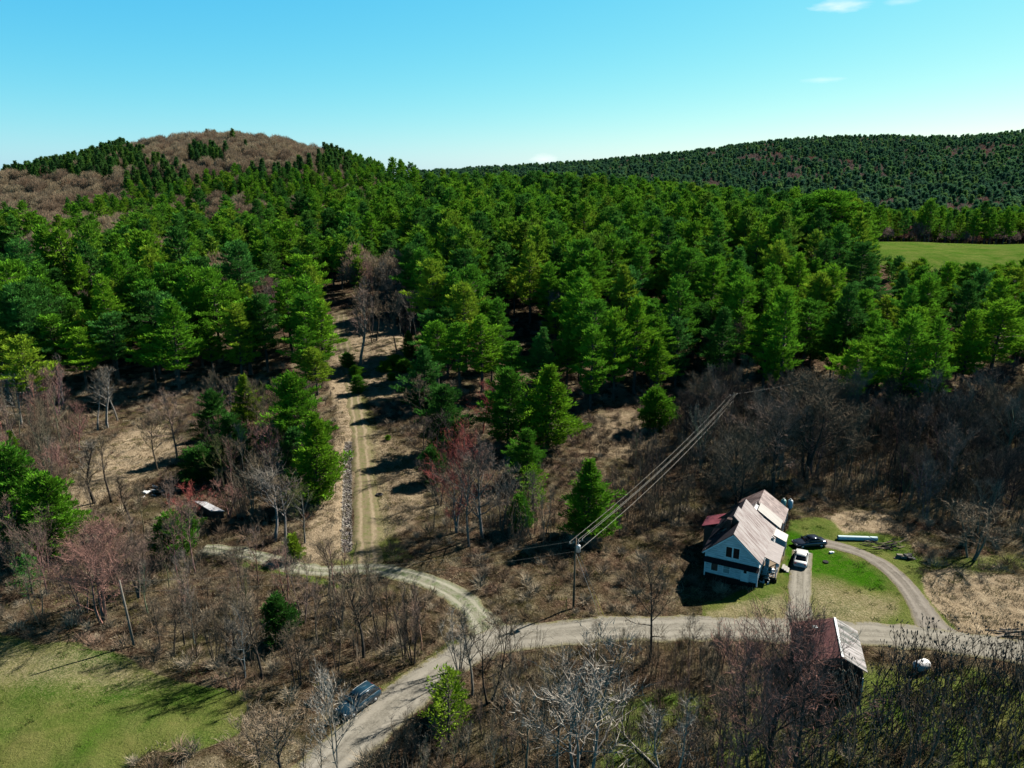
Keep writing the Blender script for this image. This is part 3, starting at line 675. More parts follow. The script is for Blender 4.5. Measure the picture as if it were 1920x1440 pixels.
pine(550, 1050, 1000, 36, 4, 'little yellow green conifer bush beside the lane bend', LP, 'bush', 1, 'conifer_bush')
pine(42, 1030, 832, 116, 1, 'tall deep green pine at the left frame edge above the meadow', LP, proto=3)
pine(106, 1050, 888, 112, 0, 'broad mid green pine next to the tall pine at the left frame edge', LP, proto=1)
pine(28, 872, 808, 34, 2, 'little bright pine poking up behind the two left edge pines', LP, proto=2)
pine(62, 1118, 1040, 52, 3, 'shaded bluish pine low among bare trees at the left edge', LP, 'sparse', 0)
pine(1228, 806, 722, 66, 0, 'lone round pine standing apart right of the pine stand', LP, 'bush', 0)
pine(1026, 842, 683, 100, 2, 'big bright pine in front of the stand with its right side sunlit', LP, proto=0)
pine(952, 836, 690, 90, 1, 'dense dark pine left of the big bright sunlit pine', LP, proto=1)
pine(988, 905, 804, 62, 1, 'medium pine above the crimson maple clump', LP, proto=1)
pine(1000, 965, 868, 58, 2, 'thin half bare pine left of the cone shaped pine', LP, 'sparse', 1)
pine(974, 1000, 925, 46, 1, 'small dark green pine at the feet of the red maples', LP, 'bush', 1)
pine(836, 852, 722, 84, 5, 'dull olive evergreen with thin grey foliage beside the shadowed bank', LP, 'lone', 1)
pine(905, 700, 640, 26, 0, 'young slender pine in the shadow behind the stand front', LP, proto=2)
pine(842, 1392, 1248, 78, 4, 'yellow green pine in the foreground right of the gravel road', LP, 'sparse', 0)
pine(848, 1345, 1262, 58, 2, 'dense green top of the foreground pine beside the road bend', LP, 'lone', 1)
pine(526, 1200, 1112, 66, 5, 'rounded dark juniper among bare trees below the lane', LP, 'bush', 0, 'juniper_bush')
pine(768, 672, 620, 26, 1, 'slim young pine at the dark edge right of the upper trail', LP, proto=2)
for q, (a, b_, c_, d_, e_) in enumerate([(673, 738, 702, 28, 1), (652, 690, 660, 26, 1), (668, 708, 684, 30, 0), (742, 690, 664, 34, 4), (722, 700, 676, 30, 0), (760, 700, 672, 30, 1), (735, 716, 698, 24, 0), (782, 698, 680, 26, 2), (728, 826, 815, 12, 2)]):
    pine(a, b_, c_, d_, e_, ['round conifer bush on the right edge of the trail, lowest of its row', 'conifer bush at the top of the row beside the upper trail', 'middle conifer bush in the row beside the upper trail', 'yellowish conifer bush in the clearing beside the upper trail', 'green conifer bush touching the left of the yellowish one', 'dark conifer bush touching the right of the yellowish one', 'small low conifer bush in front of the clearing cluster', 'bright conifer bush nearest the big pines in the clearing', 'tiny green conifer on the brown bank right of the trail'][q], 'conifer bushes beside the upper trail', 'bush', None, 'conifer_bush')
pine(800, 770, 650, 70, 3, 'shaded pine at the corner of the stand over the dark bank', LP, 'lone', 0)
pine(812, 905, 835, 52, 5, 'dark bushy pine low beside the crimson maple', LP, 'bush', 0)
pine(440, 880, 775, 70, 5, 'dark pine in the shade beneath the reddish round tree', LP, 'lone', 3)
pine(380, 905, 835, 60, 5, 'low dark pine over the black shadow above the shed', LP, 'bush', 1)
# pines of the stand's front that show whole
FP = 'whole pines along the front of the stand'
for (a, b_, c_, d_, e_, l) in [
    (1150, 752, 575, 58, 2, 'tall slender bright pine with a bare lower trunk, rightmost of the sunlit front row'),
    (1106, 768, 608, 68, 0, 'tall pine next to the slender rightmost one of the front row'),
    (1062, 735, 600, 66, 1, 'mid green pine behind the big sunlit pine'),
    (1010, 742, 630, 62, 3, 'bluish pine behind the gap of the two front pines'),
    (960, 745, 640, 62, 1, 'pine above the dense dark front pine'),
    (905, 738, 590, 72, 2, 'tall bright pine in the middle of the front row right of the trail'),
    (862, 742, 604, 66, 0, 'tall bright pine beside the long shadow over the bank'),
    (822, 735, 600, 62, 0, 'leftmost tall pine of the front row right of the trail'),
    (608, 716, 560, 70, 2, 'tall yellowish pine at the upper left edge of the trail'),
    (575, 735, 610, 70, 0, 'pine just above the round topped trailside pine'),
    (596, 742, 650, 56, 4, 'shorter feathery pine touching the left edge of the trail'),
    (470, 700, 560, 90, 0, 'broad bright pine right of the black gap in the left stand'),
    (338, 735, 560, 90, 0, 'huge dark based pine with a sunlit right side in the left stand'),
    (300, 700, 545, 84, 5, 'large dark pine in the shade of the left stand'),
    (165, 735, 612, 76, 2, 'bright round pine at the lower front of the left stand'),
    (62, 790, 628, 86, 4, 'drooping yellow green pine at the lower left front'),
    (20, 740, 610, 80, 4, 'yellow green pine cut by the left frame edge'),
    (110, 720, 590, 80, 0, 'pine filling the lower left corner of the stand'),
    (225, 720, 585, 76, 3, 'shaded bluish pine left of the black gap'),
    (1590, 790, 640, 80, 2, 'sunlit pine reaching lowest into the bare woods on the right'),
    (1640, 760, 600, 76, 0, 'tall pine right of the one reaching into the bare woods'),
    (1700, 740, 575, 80, 2, 'pine with a bright ragged right side on the right slope'),
    (1430, 735, 590, 84, 0, 'pine above the far utility pole'),
    (1500, 715, 560, 80, 1, 'dark pine right of the far utility pole'),
    (1850, 730, 560, 90, 2, 'broad bright pine near the right frame edge'),
    (1345, 730, 575, 78, 5, 'dark pine left of the far utility pole'),
    (1548, 497, 355, 110, 0, 'tall broad pine beside the green hill field'),
    (1500, 495, 365, 80, 1, 'tall pine second from the green hill field'),
    (1590, 488, 372, 60, 4, 'feathery pine edging the green hill field'),
    (300, 640, 460, 62, 4, 'pointed yellow green pine rising from the left stand')]:
    pine(a, b_, c_, d_, e_, l, FP, 'pine')
MAPLE = ('red', 'crimson', 'pink')
def bare(key, px, base, top, w_, c, label, group='bare trees standing in the open', trunk=None, proto=None, name='bare_tree'):
    if c in MAPLE: name = 'maple_tree'
    return T(key, px, base, top, w_, col=TW[c], label=label, cat='maple tree' if c in MAPLE else 'bare tree', group=group, name=name, proto=proto, trunk=trunk or tuple(q * .8 for q in TW[c]))
B = bare
DKT = (.06, .05, .042)
B('bare', 1217, 1242, 1028, 125, 'brown', 'leafless tree with a thick dark trunk at the roadside, left of the house', trunk=DKT, proto=0)
B('big', 1418, 1500, 1128, 190, 'red', 'large reddish leafless tree in front of the straight driveway', trunk=DKT, proto=1)
B('big', 1478, 1500, 1150, 170, 'red', 'large reddish leafless tree in front of the red barn roof', trunk=DKT, proto=0)
B('bare', 1092, 1470, 1190, 210, 'pale', 'pale grey leafless tree with many twisted stems in the foreground', proto=4, trunk=(.22, .19, .165))
B('bare', 1046, 1465, 1205, 150, 'grey', 'grey leafless tree left of the pale twisted one', proto=0)
B('slim', 1250, 1470, 1290, 90, 'pale', 'whitish slender tree right of the pale twisted one', proto=2)
B('bare', 1350, 1450, 1250, 110, 'brown', 'brown leafless tree between the pale tree and the large reddish one', proto=3)
B('bare', 985, 1450, 1280, 100, 'tan', 'tan leafless tree at the bottom edge below the junction', proto=1)
B('bare', 915, 1318, 1135, 120, 'brown', 'forked leafless tree where the lane meets the gravel road', trunk=DKT, proto=3)
B('slim', 886, 1305, 1130, 50, 'grey', 'slim pale stemmed tree left of the forked tree at the junction', trunk=(.2, .18, .15), proto=0)
B('slim', 862, 1262, 1140, 60, 'pale', 'whitish thin tree between the lane and the foreground pine', proto=3)
B('bare', 616, 1115, 1005, 66, 'brown', 'small round leafless tree on the verge of the lane', trunk=DKT, proto=5)
B('bare', 456, 1128, 1015, 44, 'brown', 'thin lone leafless tree left of the lane verge', trunk=DKT, proto=1)
B('bare', 640, 1470, 1245, 104, 'pale', 'sunlit whitish tree in front of the blue car', trunk=(.25, .22, .18), proto=3)
B('bare', 545, 1500, 1320, 130, 'tan', 'tan leafless tree at the bottom edge of the meadow', trunk=DKT, proto=5)
B('bare', 488, 1490, 1330, 96, 'tan', 'leafless tree left of the tan one at the meadow bottom', trunk=DKT, proto=1)
B('slim', 590, 1480, 1350, 60, 'tan', 'thin leafless tree between the meadow bottom and the road', proto=2)
B('big', 855, 1005, 804, 116, 'crimson', 'leafless maple with bright crimson buds right of the shadowed bank', trunk=(.2, .17, .15), proto=2)
B('big', 904, 1012, 812, 108, 'pink', 'pinkish leafless maple right beside the crimson one', trunk=(.2, .17, .15), proto=3)
B('bare', 880, 1030, 850, 90, 'brown', 'brown leafless tree in front of the maple pair', trunk=(.18, .15, .13), proto=1)
B('bare', 940, 1000, 850, 70, 'grey', 'grey leafless tree right of the maple pair', proto=4)
B('bare', 905, 815, 712, 56, 'crimson', 'small crimson budded maple between two dark pines', proto=2)
B('bare', 800, 880, 770, 90, 'dark', 'dark leafless tree left of the olive evergreen', trunk=DKT, proto=3)
B('bare', 790, 800, 700, 80, 'brown', 'brown leafless tree at the head of the long shadow on the bank', trunk=DKT, proto=0)
B('bare', 826, 950, 850, 80, 'dark', 'dark leafless tree left of the crimson budded maple', trunk=DKT, proto=4)
B('slim', 676, 685, 540, 50, 'pink', 'tall thin leafless tree beside the top of the trail', trunk=(.26, .22, .17), proto=0)
B('bare', 772, 655, 540, 60, 'grey', 'grey leafless tree in front of the dark gap above the trail', proto=1)
B('bare', 744, 660, 545, 50, 'brown', 'brown leafless tree left of the grey one above the trail', proto=5)
B('slim', 706, 640, 540, 44, 'brown', 'leafless tree just right of the trail top', proto=1)
B('slim', 183, 808, 690, 52, 'grey', 'tall pale trunked tree, leftmost of three before the black pine gap', trunk=(.24, .21, .18), proto=1)
B('slim', 202, 804, 685, 42, 'grey', 'middle one of three pale trunked trees before the black pine gap', trunk=(.26, .23, .20), proto=0)
B('slim', 221, 790, 680, 42, 'brown', 'rightmost of three pale trunked trees before the black pine gap', trunk=(.24, .21, .18), proto=1)
B('bare', 332, 868, 722, 96, 'pink', 'pinkish leafless tree between the tan clearing and the dark pine', proto=0)
B('bare', 296, 884, 770, 60, 'brown', 'leafless tree on the right rim of the tan clearing', proto=1)
B('slim', 178, 945, 815, 56, 'grey', 'lone leafless tree on the left rim of the tan clearing', trunk=DKT, proto=0)
B('slim', 210, 945, 810, 60, 'brown', 'lone leafless tree in the middle of the tan clearing', trunk=DKT, proto=1)
B('slim', 248, 985, 880, 40, 'brown', 'thin leafless tree below the tan clearing', trunk=DKT, proto=0)
B('bare', 516, 1018, 872, 116, 'grey', 'tall grey leafless tree with pale trunk left of the trail', trunk=(.25, .22, .2), proto=5)
B('bare', 535, 1014, 885, 80, 'brown', 'brown leafless tree right of the tall grey one', trunk=(.25, .22, .2), proto=1)
B('bare', 572, 1020, 905, 56, 'olive', 'olive tinged leafless tree at the foot of the trailside pine', trunk=(.2, .18, .15), proto=1)
B('bare', 500, 850, 765, 80, 'red', 'reddish round leafless tree between the small pointed pine and the trail', proto=2)
B('bare', 428, 972, 905, 84, 'red', 'wide red leafless tree behind the white roofed shed', proto=4)
B('bare', 350, 990, 905, 80, 'crimson', 'low crimson bush behind the white roof', proto=2)
B('big', 195, 1165, 985, 130, 'red', 'rust red leafless tree left of the bare utility pole', proto=4)
B('bare', 160, 1150, 1010, 90, 'pink', 'pinkish leafless tree at the edge of the left pines', proto=4)
B('big', 260, 1120, 975, 104, 'pink', 'tall pinkish leafless tree behind the bare utility pole', proto=5)
B('bare', 40, 800, 700, 90, 'pale', 'whitish leafless crown at the left frame edge', proto=2)
B('bare', 90, 830, 745, 90, 'brown', 'brown leafless tree right of the whitish crown at the left edge', proto=0)
B('slim', 1368, 848, 770, 50, 'brown', 'thin leafless tree at the foot of the far utility pole', proto=0)
B('big', 1380, 960, 770, 120, 'brown', 'large brown leafless tree behind the house chimney side', trunk=DKT, proto=2)
B('big', 1450, 925, 730, 130, 'pink', 'large pinkish brown leafless tree behind the house ridge', trunk=DKT, proto=0)
B('big', 1512, 900, 700, 140, 'brown', 'tall broad leafless tree behind the propane tanks', trunk=DKT, proto=1)
B('bare', 1820, 1050, 940, 110, 'tan', 'low domed tan leafless tree above the bare dirt yard', proto=4)
B('slim', 760, 1240, 1090, 46, 'brown', 'tall thin tree in the grass strip, left of the lane', trunk=DKT, proto=3)
B('slim', 775, 1245, 1095, 46, 'pink', 'thin multi-stemmed tree close to the lane edge', trunk=DKT, proto=3)
B('slim', 720, 1215, 1080, 60, 'dark', 'dark stubby leafless tree below the lane bend', trunk=DKT, proto=2)
B('slim', 682, 1235, 1070, 60, 'brown', 'tall thin leafless tree below the lane, left of the stubby one', trunk=DKT, proto=0)
HAND = list(PLACED)

# ---------------------------------------------------------------- scattering
def jitter(x0, x1, y0, y1, sp, seed):
    g = np.random.default_rng(seed); xs = np.arange(x0, x1, sp); ys_ = np.arange(y0, y1, sp)
    X, Y = np.meshgrid(xs, ys_); X = X + (np.arange(len(ys_)) % 2)[:, None] * sp * .5; X = X.ravel() + g.uniform(-.42, .42, X.size) * sp; Y = Y.ravel() + g.uniform(-.42, .42, Y.size) * sp
    Z = H(X, Y); PX, PY = proj(X, Y, Z); return X, Y, Z, PX, PY
def far_from(X, Y, pts, r):
    k = np.ones(len(X), bool)
    for (a, b_) in pts: k &= (X - a) ** 2 + (Y - b_) ** 2 > r * r
    return k
def off_roads(X, Y, gap):
    k = np.ones(len(X), bool)
    for p, wd in FLAT: k &= seg_dist(X, Y, p[::3] + [p[-1]])[0] > wd / 2 + gap
    return k
HOUSE_C = (29.8, 88.5); BARN_C = (32.8, 64.5)
def clear_built(X, Y, r=7.5): return far_from(X, Y, [HOUSE_C, (31.5, 94)], r) & far_from(X, Y, [BARN_C], 5.0)
# pine stands
LEFT = P((-700, 470), (-700, 760), (60, 745), (130, 720), (260, 735), (370, 725), (612, 705), (618, 640), (612, 560), (600, 400), (300, 400), (0, 430))
RIGHT = P((790, 660), (800, 725), (900, 735), (1000, 750), (1160, 748), (1300, 742), (1400, 750), (1560, 800), (1640, 825), (1720, 815), (1800, 795), (1950, 780), (2500, 770), (2500, 520), (1920, 535), (1780, 515), (1640, 500), (1592, 470), (1592, 340), (900, 340), (600, 340), (618, 560), (700, 580), (770, 585))
X, Y, Z, PX, PY = jitter(-420, 480, 120, 640, 7.6, 5)
k = (inside(PX, PY, LEFT) | inside(PX, PY, RIGHT)) & ~inside(PX, PY, POLY['open1']) & ~inside(PX, PY, POLY['farfield'])
hillside = (Y > 455) & (PX < 830 - (Y - 455) * .6)
k &= ~hillside & far_from(X, Y, HAND, 3.6) & (PX > -250) & (PX < 2150) & (Y < 610)
ridge_back = (PX > 780) & (Y > 560); k &= ~ridge_back
gaps = [(80, 520, 120, 45), (520, 612, 120, 30), (410, 560, 46, 30), (720, 570, 60, 30), (1300, 700, 60, 25), (1120, 470, 40, 16), (760, 395, 34, 14), (450, 425, 60, 14), (190, 470, 70, 26), (40, 440, 150, 34), (10, 560, 90, 40), (330, 520, 60, 20), (250, 430, 90, 16), (150, 500, 60, 20), (560, 480, 40, 16), (1240, 690, 90, 22)]
thin = np.zeros(len(X), bool)
for (a, b_, rx, ry) in gaps: thin |= ((PX - a) / rx) ** 2 + ((PY - b_) / ry) ** 2 < 1
isb = (thin & (nr.random(len(X)) < .72)) | (nr.random(len(X)) < .05) | ((PX > 1500) & (PY > 540) & (nr.random(len(X)) < .14))
hole = (nr.random(len(X)) < .07) | (vnoise(X / 17 + 50, Y / 17) < .25)
ip = np.where(k & ~isb & ~hole)[0]; ib = np.where(k & isb & ~hole)[0]
def where_in(px, py, Y):
    """a place in the woods that can be found in the photograph"""
    if px < 625:
        row = 'front' if py > 640 else 'middle' if py > 520 else 'back'
        side = 'at the left frame edge' if px < 110 else 'above the tan clearing' if px < 260 else 'round the black gap' if px < 420 else 'left of the trail top'
        return f'{row} of left stand, {side}'
    if px < 1250:
        row = 'front' if py > 650 else 'lower middle' if py > 560 else 'upper middle' if py > 470 else 'crest'
        side = 'above the trail' if px < 800 else 'above the olive evergreen' if px < 880 else 'above the maple clump' if px < 1000 else 'above the cone shaped pine' if px < 1130 else 'above the lone round pine'
        return f'{row} of central slope, {side}'
    row = 'lowest row' if py > 680 else 'middle rows' if py > 580 else 'upper rows'
    side = 'left of far utility pole' if px < 1350 else 'above far utility pole' if px < 1460 else 'above the house' if px < 1560 else 'above the cars' if px < 1640 else 'below the green hill field' if px < 1800 else 'at the right frame edge'
    return f'{row} of right slope, {side}'
gh = np.random.default_rng(3)
hts = gh.uniform(13.5, 26.0, len(X)) * (1 - .12 * np.clip((PX - 1500) / 300, 0, 1) * (Y < 300)) * np.where((PX < 640) & (Y > 260), .9, 1)
# nothing in front of the green field stands up into it
def top_px(i): return CY - FPX * math.tan(math.atan((Z[i] + hts[i] - CZ) / Y[i]) + PITCH)
for i in ip:
    if PX[i] > 1612 and Y[i] < 372:
        lim = 474 + 30 * float(vnoise(X[i] / 9, Y[i] / 9)) + (PX[i] - 1612) * .03
        while top_px(i) < lim: hts[i] -= .5
ip = ip[hts[ip] > 6.5]
ip = ip[np.argsort(Y[ip])]; NEAR_P = 262
for j, i in enumerate(ip[:NEAR_P]):
    c = rnd.choices(range(6), [5, 4, 4, 2, 2, 3])[0]; hgt = hts[i]; sz = 'tall' if hgt > 22 else 'short' if hgt < 18.5 else 'medium'
    pi = rnd.randrange(8); frm = ['full', 'slim', 'broad', 'high crowned', 'narrow', 'flat topped', 'low skirted', 'round'][pi]
    lab = f'{sz} {frm} {PINE_N[c]} pine, {where_in(PX[i], PY[i], Y[i])}'
    plant('pine', X[i], Y[i], hgt, 2 * PROTO['pine'][pi][3] * (hgt + 3) / PROTO['pine'][pi][2] * 1.12, col=pg(c), label=lab, cat='pine tree', group='pines of the dense stand, ' + where_in(PX[i], PY[i], Y[i]).split(', ')[0], name='pine_tree', trunk=(.09, .07, .055), proto=pi)
r_ = ip[NEAR_P:]
PTS = lambda r: np.column_stack([X[r], Y[r], Z[r]])
mass('pine_forest', FARPINE, PTS(r_), np.column_stack([(hts[r_] + 3) / 20 * 1.12] * 2 + [hts[r_] / 20]), gh.uniform(0, 6.28, len(r_)), gh.integers(0, 5, len(r_)), 'dense green pine forest covering the slope behind the nearer pines')
ib = np.array([i for i in ib if not (PX[i] > 1600 and Y[i] > 215)]); ib = ib[np.argsort(Y[ib])]
for i in ib[:50]:
    c = rnd.choice(['brown', 'grey', 'pink', 'red', 'brown', 'grey'])
    h_ = rnd.uniform(12, 17); sort = 'maple tree' if c in MAPLE else 'bare tree'
    plant('bare', X[i], Y[i], h_, None, col=TW[c], label=f'{"tall" if h_ > 15 else "low" if h_ < 13.4 else "middling"} {TWN[c]} {sort}, {where_in(PX[i], PY[i], Y[i])}', cat=sort, group='leafless trees among the pines', name=sort.replace(' ', '_'), trunk=tuple(q * .9 for q in TW[c]))
r_ = ib[50:]
if len(r_): mass('bare_wood_between_pines', HILLBARE, PTS(r_), gh.uniform(1.0, 1.4, len(r_)), gh.uniform(0, 6.28, len(r_)), gh.integers(0, 4, len(r_)), 'brown leafless woods scattered between the far pines')
# the wooded hill on the left
X, Y, Z, PX, PY = jitter(-760, 20, 448, 800, 7.0, 15)
hillside = (Y > 455) & (PX < 830 - (Y - 455) * .6) & (PX > -300)
ell = [(130, 322, 150, 30), (285, 372, 50, 46), (392, 312, 34, 15), (455, 378, 80, 18), (560, 358, 80, 24), (650, 335, 50, 36), (345, 385, 60, 14), (50, 336, 90, 12), (480, 352, 30, 20), (600, 365, 66, 30), (690, 338, 50, 34), (740, 345, 60, 30), (545, 400, 90, 18), (780, 360, 60, 26), (240, 420, 120, 10), (330, 362, 22, 26)]
con = np.zeros(len(X), bool)
for (a, b_, rx, ry) in ell: con |= ((PX - a) / rx) ** 2 + ((PY - b_) / ry) ** 2 < 1 + .9 * (vnoise(X / 14, Y / 14) - .5)
con = (con & (nr.random(len(X)) < .85)) | (nr.random(len(X)) < .012) | ((PX > 650) & (nr.random(len(X)) < .6))
a_ = np.where(hillside & con)[0]; b2 = np.where(hillside & ~con)[0]
br = a_[(PY[a_] > 385) | (PX[a_] > 660) | ((PX[a_] > 380) & (PY[a_] > 355))]; dk = np.setdiff1d(a_, br)
mass('hill_spruces', SPRUCE, PTS(dk), gh.uniform(.9, 1.35, len(dk)), gh.uniform(0, 6.28, len(dk)), gh.integers(0, 3, len(dk)), 'dark conifers growing in patches over the brown wooded hill')
mass('hill_pines', FARPINE, PTS(br), gh.uniform(.7, .95, len(br)), gh.uniform(0, 6.28, len(br)), gh.integers(0, 5, len(br)), 'green pines climbing the foot and right shoulder of the brown hill')
mass('hill_bare_woods', HILLBARE, PTS(b2), gh.uniform(.65, 1.25, len(b2)), gh.uniform(0, 6.28, len(b2)), gh.integers(0, 4, len(b2)), 'brown leafless woods covering the rounded hill')
# trees behind the field and the far hill on the right
X, Y, Z, PX, PY = jitter(60, 620, 385, 560, 7.5, 25)
k = (PX > 1560) & (PX < 2200) & (Z < 17)
lead = k & (Y < 425) & (nr.random(len(X)) < .14); i = np.where(k & ~lead)[0]
mass('field_edge_pines', FARPINE, PTS(i), gh.uniform(.75, 1.15, len(i)), gh.uniform(0, 6.28, len(i)), gh.integers(0, 5, len(i)), 'pines rising beyond the green hill field')
i = np.where(lead)[0]
mass('field_edge_bare_trees', FARBARE, PTS(i), gh.uniform(.7, 1.0, len(i)), gh.uniform(0, 6.28, len(i)), gh.integers(0, 4, len(i)), 'grey leafless trees along the far edge of the green field')
X, Y, Z, PX, PY = jitter(-300, 1600, 600, 2050, 9.3, 35)
k = (PX > 780) & (PX < 2200) & (Z > 7) & ((PX > 830) | (Y > 1100))
f = vnoise(X / 70 + 5, Y / 70); f2 = vnoise(X / 30, Y / 45 + 9); k &= ~((PX < 1000) & (Y < 1100) & (nr.random(len(X)) < .5)); bb = ((f > .62) & (f2 > .45) & (nr.random(len(X)) < .8)) | (nr.random(len(X)) < .06) | ((PX < 1450) & (f2 > .62) & (nr.random(len(X)) < .5)) | ((PY < 275) & (PX < 1700) & (nr.random(len(X)) < .35))
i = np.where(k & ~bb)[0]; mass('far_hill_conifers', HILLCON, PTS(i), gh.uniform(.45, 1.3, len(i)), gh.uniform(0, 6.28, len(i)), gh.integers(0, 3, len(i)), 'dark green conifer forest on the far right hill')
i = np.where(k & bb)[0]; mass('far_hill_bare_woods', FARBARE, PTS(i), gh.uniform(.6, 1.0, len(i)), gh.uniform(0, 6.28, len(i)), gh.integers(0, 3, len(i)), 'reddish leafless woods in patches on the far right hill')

# nearer bare woods, tree by tree
ZONES = [
 ('A', P((40, 1150), (200, 1120), (420, 1085), (560, 1105), (700, 1120), (850, 1180), (845, 1205), (770, 1250), (690, 1285), (560, 1300), (440, 1285), (330, 1245), (250, 1208), (100, 1185)), 4.3, (5.5, 9.5), ['brown', 'brown', 'grey', 'tan', 'pink'], ['bare', 'slim', 'slim', 'bare'], 'between meadow and lane', 'bare trees between the meadow and the lane'),
 ('B', P((-60, 900), (130, 890), (150, 975), (300, 1005), (440, 1010), (450, 1060), (300, 1100), (200, 1115), (-60, 1150)), 4.6, (7, 11), ['red', 'pink', 'brown', 'pink', 'grey'], ['bare'], 'below the white shed', 'bare trees below the white roofed shed'),
 ('C', P((-60, 760), (120, 765), (165, 800), (150, 850), (90, 890), (-60, 890)), 5.0, (9, 13), ['grey', 'brown', 'pink', 'red'], ['bare', 'slim'], 'left of the tan clearing', 'bare trees left of the tan clearing'),
 ('D', P((370, 790), (560, 800), (600, 850), (590, 960), (500, 1010), (430, 980), (380, 900)), 5.4, (9, 13), ['brown', 'grey', 'red', 'dark', 'olive'], ['bare'], 'left of the trail', 'bare trees left of the trail'),
 ('E', P((800, 1000), (860, 950), (960, 960), (1050, 1000), (1180, 930), (1200, 880), (1100, 850), (1180, 850), (1290, 860), (1340, 920), (1300, 980), (1220, 1000), (1110, 1010), (960, 1015)), 5.2, (5, 8.5), ['brown', 'grey', 'pink', 'brown', 'dark'], ['bare', 'bare', 'slim'], 'in the brush', 'bare trees in the brush under the power lines'),
 ('F', P((1250, 800), (1330, 765), (1600, 785), (1800, 775), (2100, 740), (2100, 1010), (1960, 1035), (1860, 1010), (1730, 985), (1660, 940), (1530, 945), (1470, 915), (1330, 925)), 4.7, (8.5, 13.5), ['brown', 'dark', 'grey', 'brown', 'pink', 'dark'], ['bare', 'bare', 'big'], 'in the woods behind the house', 'bare woods behind the house'),
 ('H', P((700, 1480), (770, 1400), (860, 1320), (960, 1260), (1060, 1235), (1250, 1228), (1340, 1250), (1330, 1480)), 2.4, (3.4, 6.2), ['brown', 'tan', 'brown', 'pink', 'grey'], ['slim', 'slim', 'bare'], 'below the road', 'young bare trees below the gravel road'),
 ('I', P((1320, 1232), (1480, 1235), (1530, 1300), (1540, 1480), (1330, 1480)), 3.6, (4, 6.5), ['brown', 'red', 'brown'], ['slim', 'bare'], 'under the reddish pair', 'young trees round the large reddish pair'),
 ('M', P((1590, 470), (1600, 500), (1700, 520), (1800, 528), (1920, 548), (1920, 525), (1780, 505), (1640, 495)), 6.0, (2, 4.2), ['pink', 'tan', 'pink'], ['bare', 'slim'], 'under the hill field', 'pinkish trees along the hill field'),
 ('N', P((620, 600), (640, 585), (800, 580), (800, 640), (700, 645), (660, 630)), 6.0, (10, 14), ['brown', 'grey', 'dark'], ['bare', 'slim'], 'behind the trail top', 'bare trees behind the top of the trail'),
]
def side_of(px, py, key):
    """splits a zone by what stands nearest"""
    L = dict(A=[(200, 'behind the meadow corner'), (330, 'round the bare utility pole'), (470, 'right of the bare utility pole'), (620, 'round the dark juniper'), (740, 'below the lane bend'), (9999, 'near the road junction')],
             B=[(60, 'at left frame edge below the bright pines'), (180, 'under the broad mid green pine'), (300, 'left of the small round pine'), (9999, 'right of the small round pine')],
             C=[(60, 'at left frame edge above the bright pines'), (9999, 'beside the tan clearing')], D=[(470, 'behind the red tree by the shed'), (9999, 'beside the tall trailside pines')],
             E=[(960, 'beside the maple clump'), (1100, 'near the cone shaped pine'), (1220, 'left of the wires'), (9999, 'right of the wires')],
             F=[(1350, 'left of far utility pole'), (1410, 'right of far utility pole'), (1480, 'over the house ridge'), (1540, 'behind the parked sedans'), (1620, 'behind the pale pipe'), (1680, 'behind the brush pile'), (1740, 'above the weed patch'), (1850, 'above the dirt yard'), (9999, 'at the right frame edge')],
             H=[(850, 'beside the foreground pine'), (1000, 'below the road junction'), (1080, 'left of the pale twisted tree'), (9999, 'right of the pale twisted tree')],
             I=[(1440, 'under the left large reddish tree'), (9999, 'under the right large reddish tree')], M=[(1750, 'below the left of the hill field'), (9999, 'below the right of the hill field')], N=[(9999, 'in shade above the trail top')])[key]
    for lim, s in L:
        if px < lim: return s
for zi, (key, poly, sp, hr, cols, kinds, where, grp) in enumerate(ZONES):
    xs = [ground(*q) for q in poly]; x0, x1 = min(q.x for q in xs), max(q.x for q in xs); y0, y1 = min(q.y for q in xs), max(q.y for q in xs)
    X, Y, Z, PX, PY = jitter(x0 - 5, x1 + 5, y0 - 5, y1 + 5, sp, 200 + zi)
    k = inside(PX, PY, poly) & far_from(X, Y, HAND, 1.6) & off_roads(X, Y, .9) & clear_built(X, Y) & (nr.random(len(X)) < .86)
    for i in np.where(k)[0]:
        c = rnd.choice(cols); kk = rnd.choice(kinds); h_ = rnd.uniform(*hr) * (1.0 if kk != 'big' else 1.15)
        szs = 'tall' if h_ > hr[0] + .66 * (hr[1] - hr[0]) else 'low' if h_ < hr[0] + .3 * (hr[1] - hr[0]) else 'middling'
        pys = [q[1] for q in poly]; rf_ = (PY[i] - min(pys)) / (max(pys) - min(pys)); row = 'back' if rf_ < .25 else 'second' if rf_ < .5 else 'third' if rf_ < .75 else 'front'
        s = side_of(PX[i], PY[i], key); form = dict(bare='spreading', slim='slender', big='broad')[kk]
        sort = 'young tree' if key in 'HI' else 'maple tree' if c in MAPLE else 'bare tree'
        plant(kk, X[i], Y[i], h_, None, col=TW[c], label=f'{szs} {form} {TWN[c]} {sort}, {row} row, {s}', cat=sort, group=grp, name=sort.replace(' ', '_'), trunk=tuple(q * rnd.uniform(.7, 1.2) for q in TW[c]))
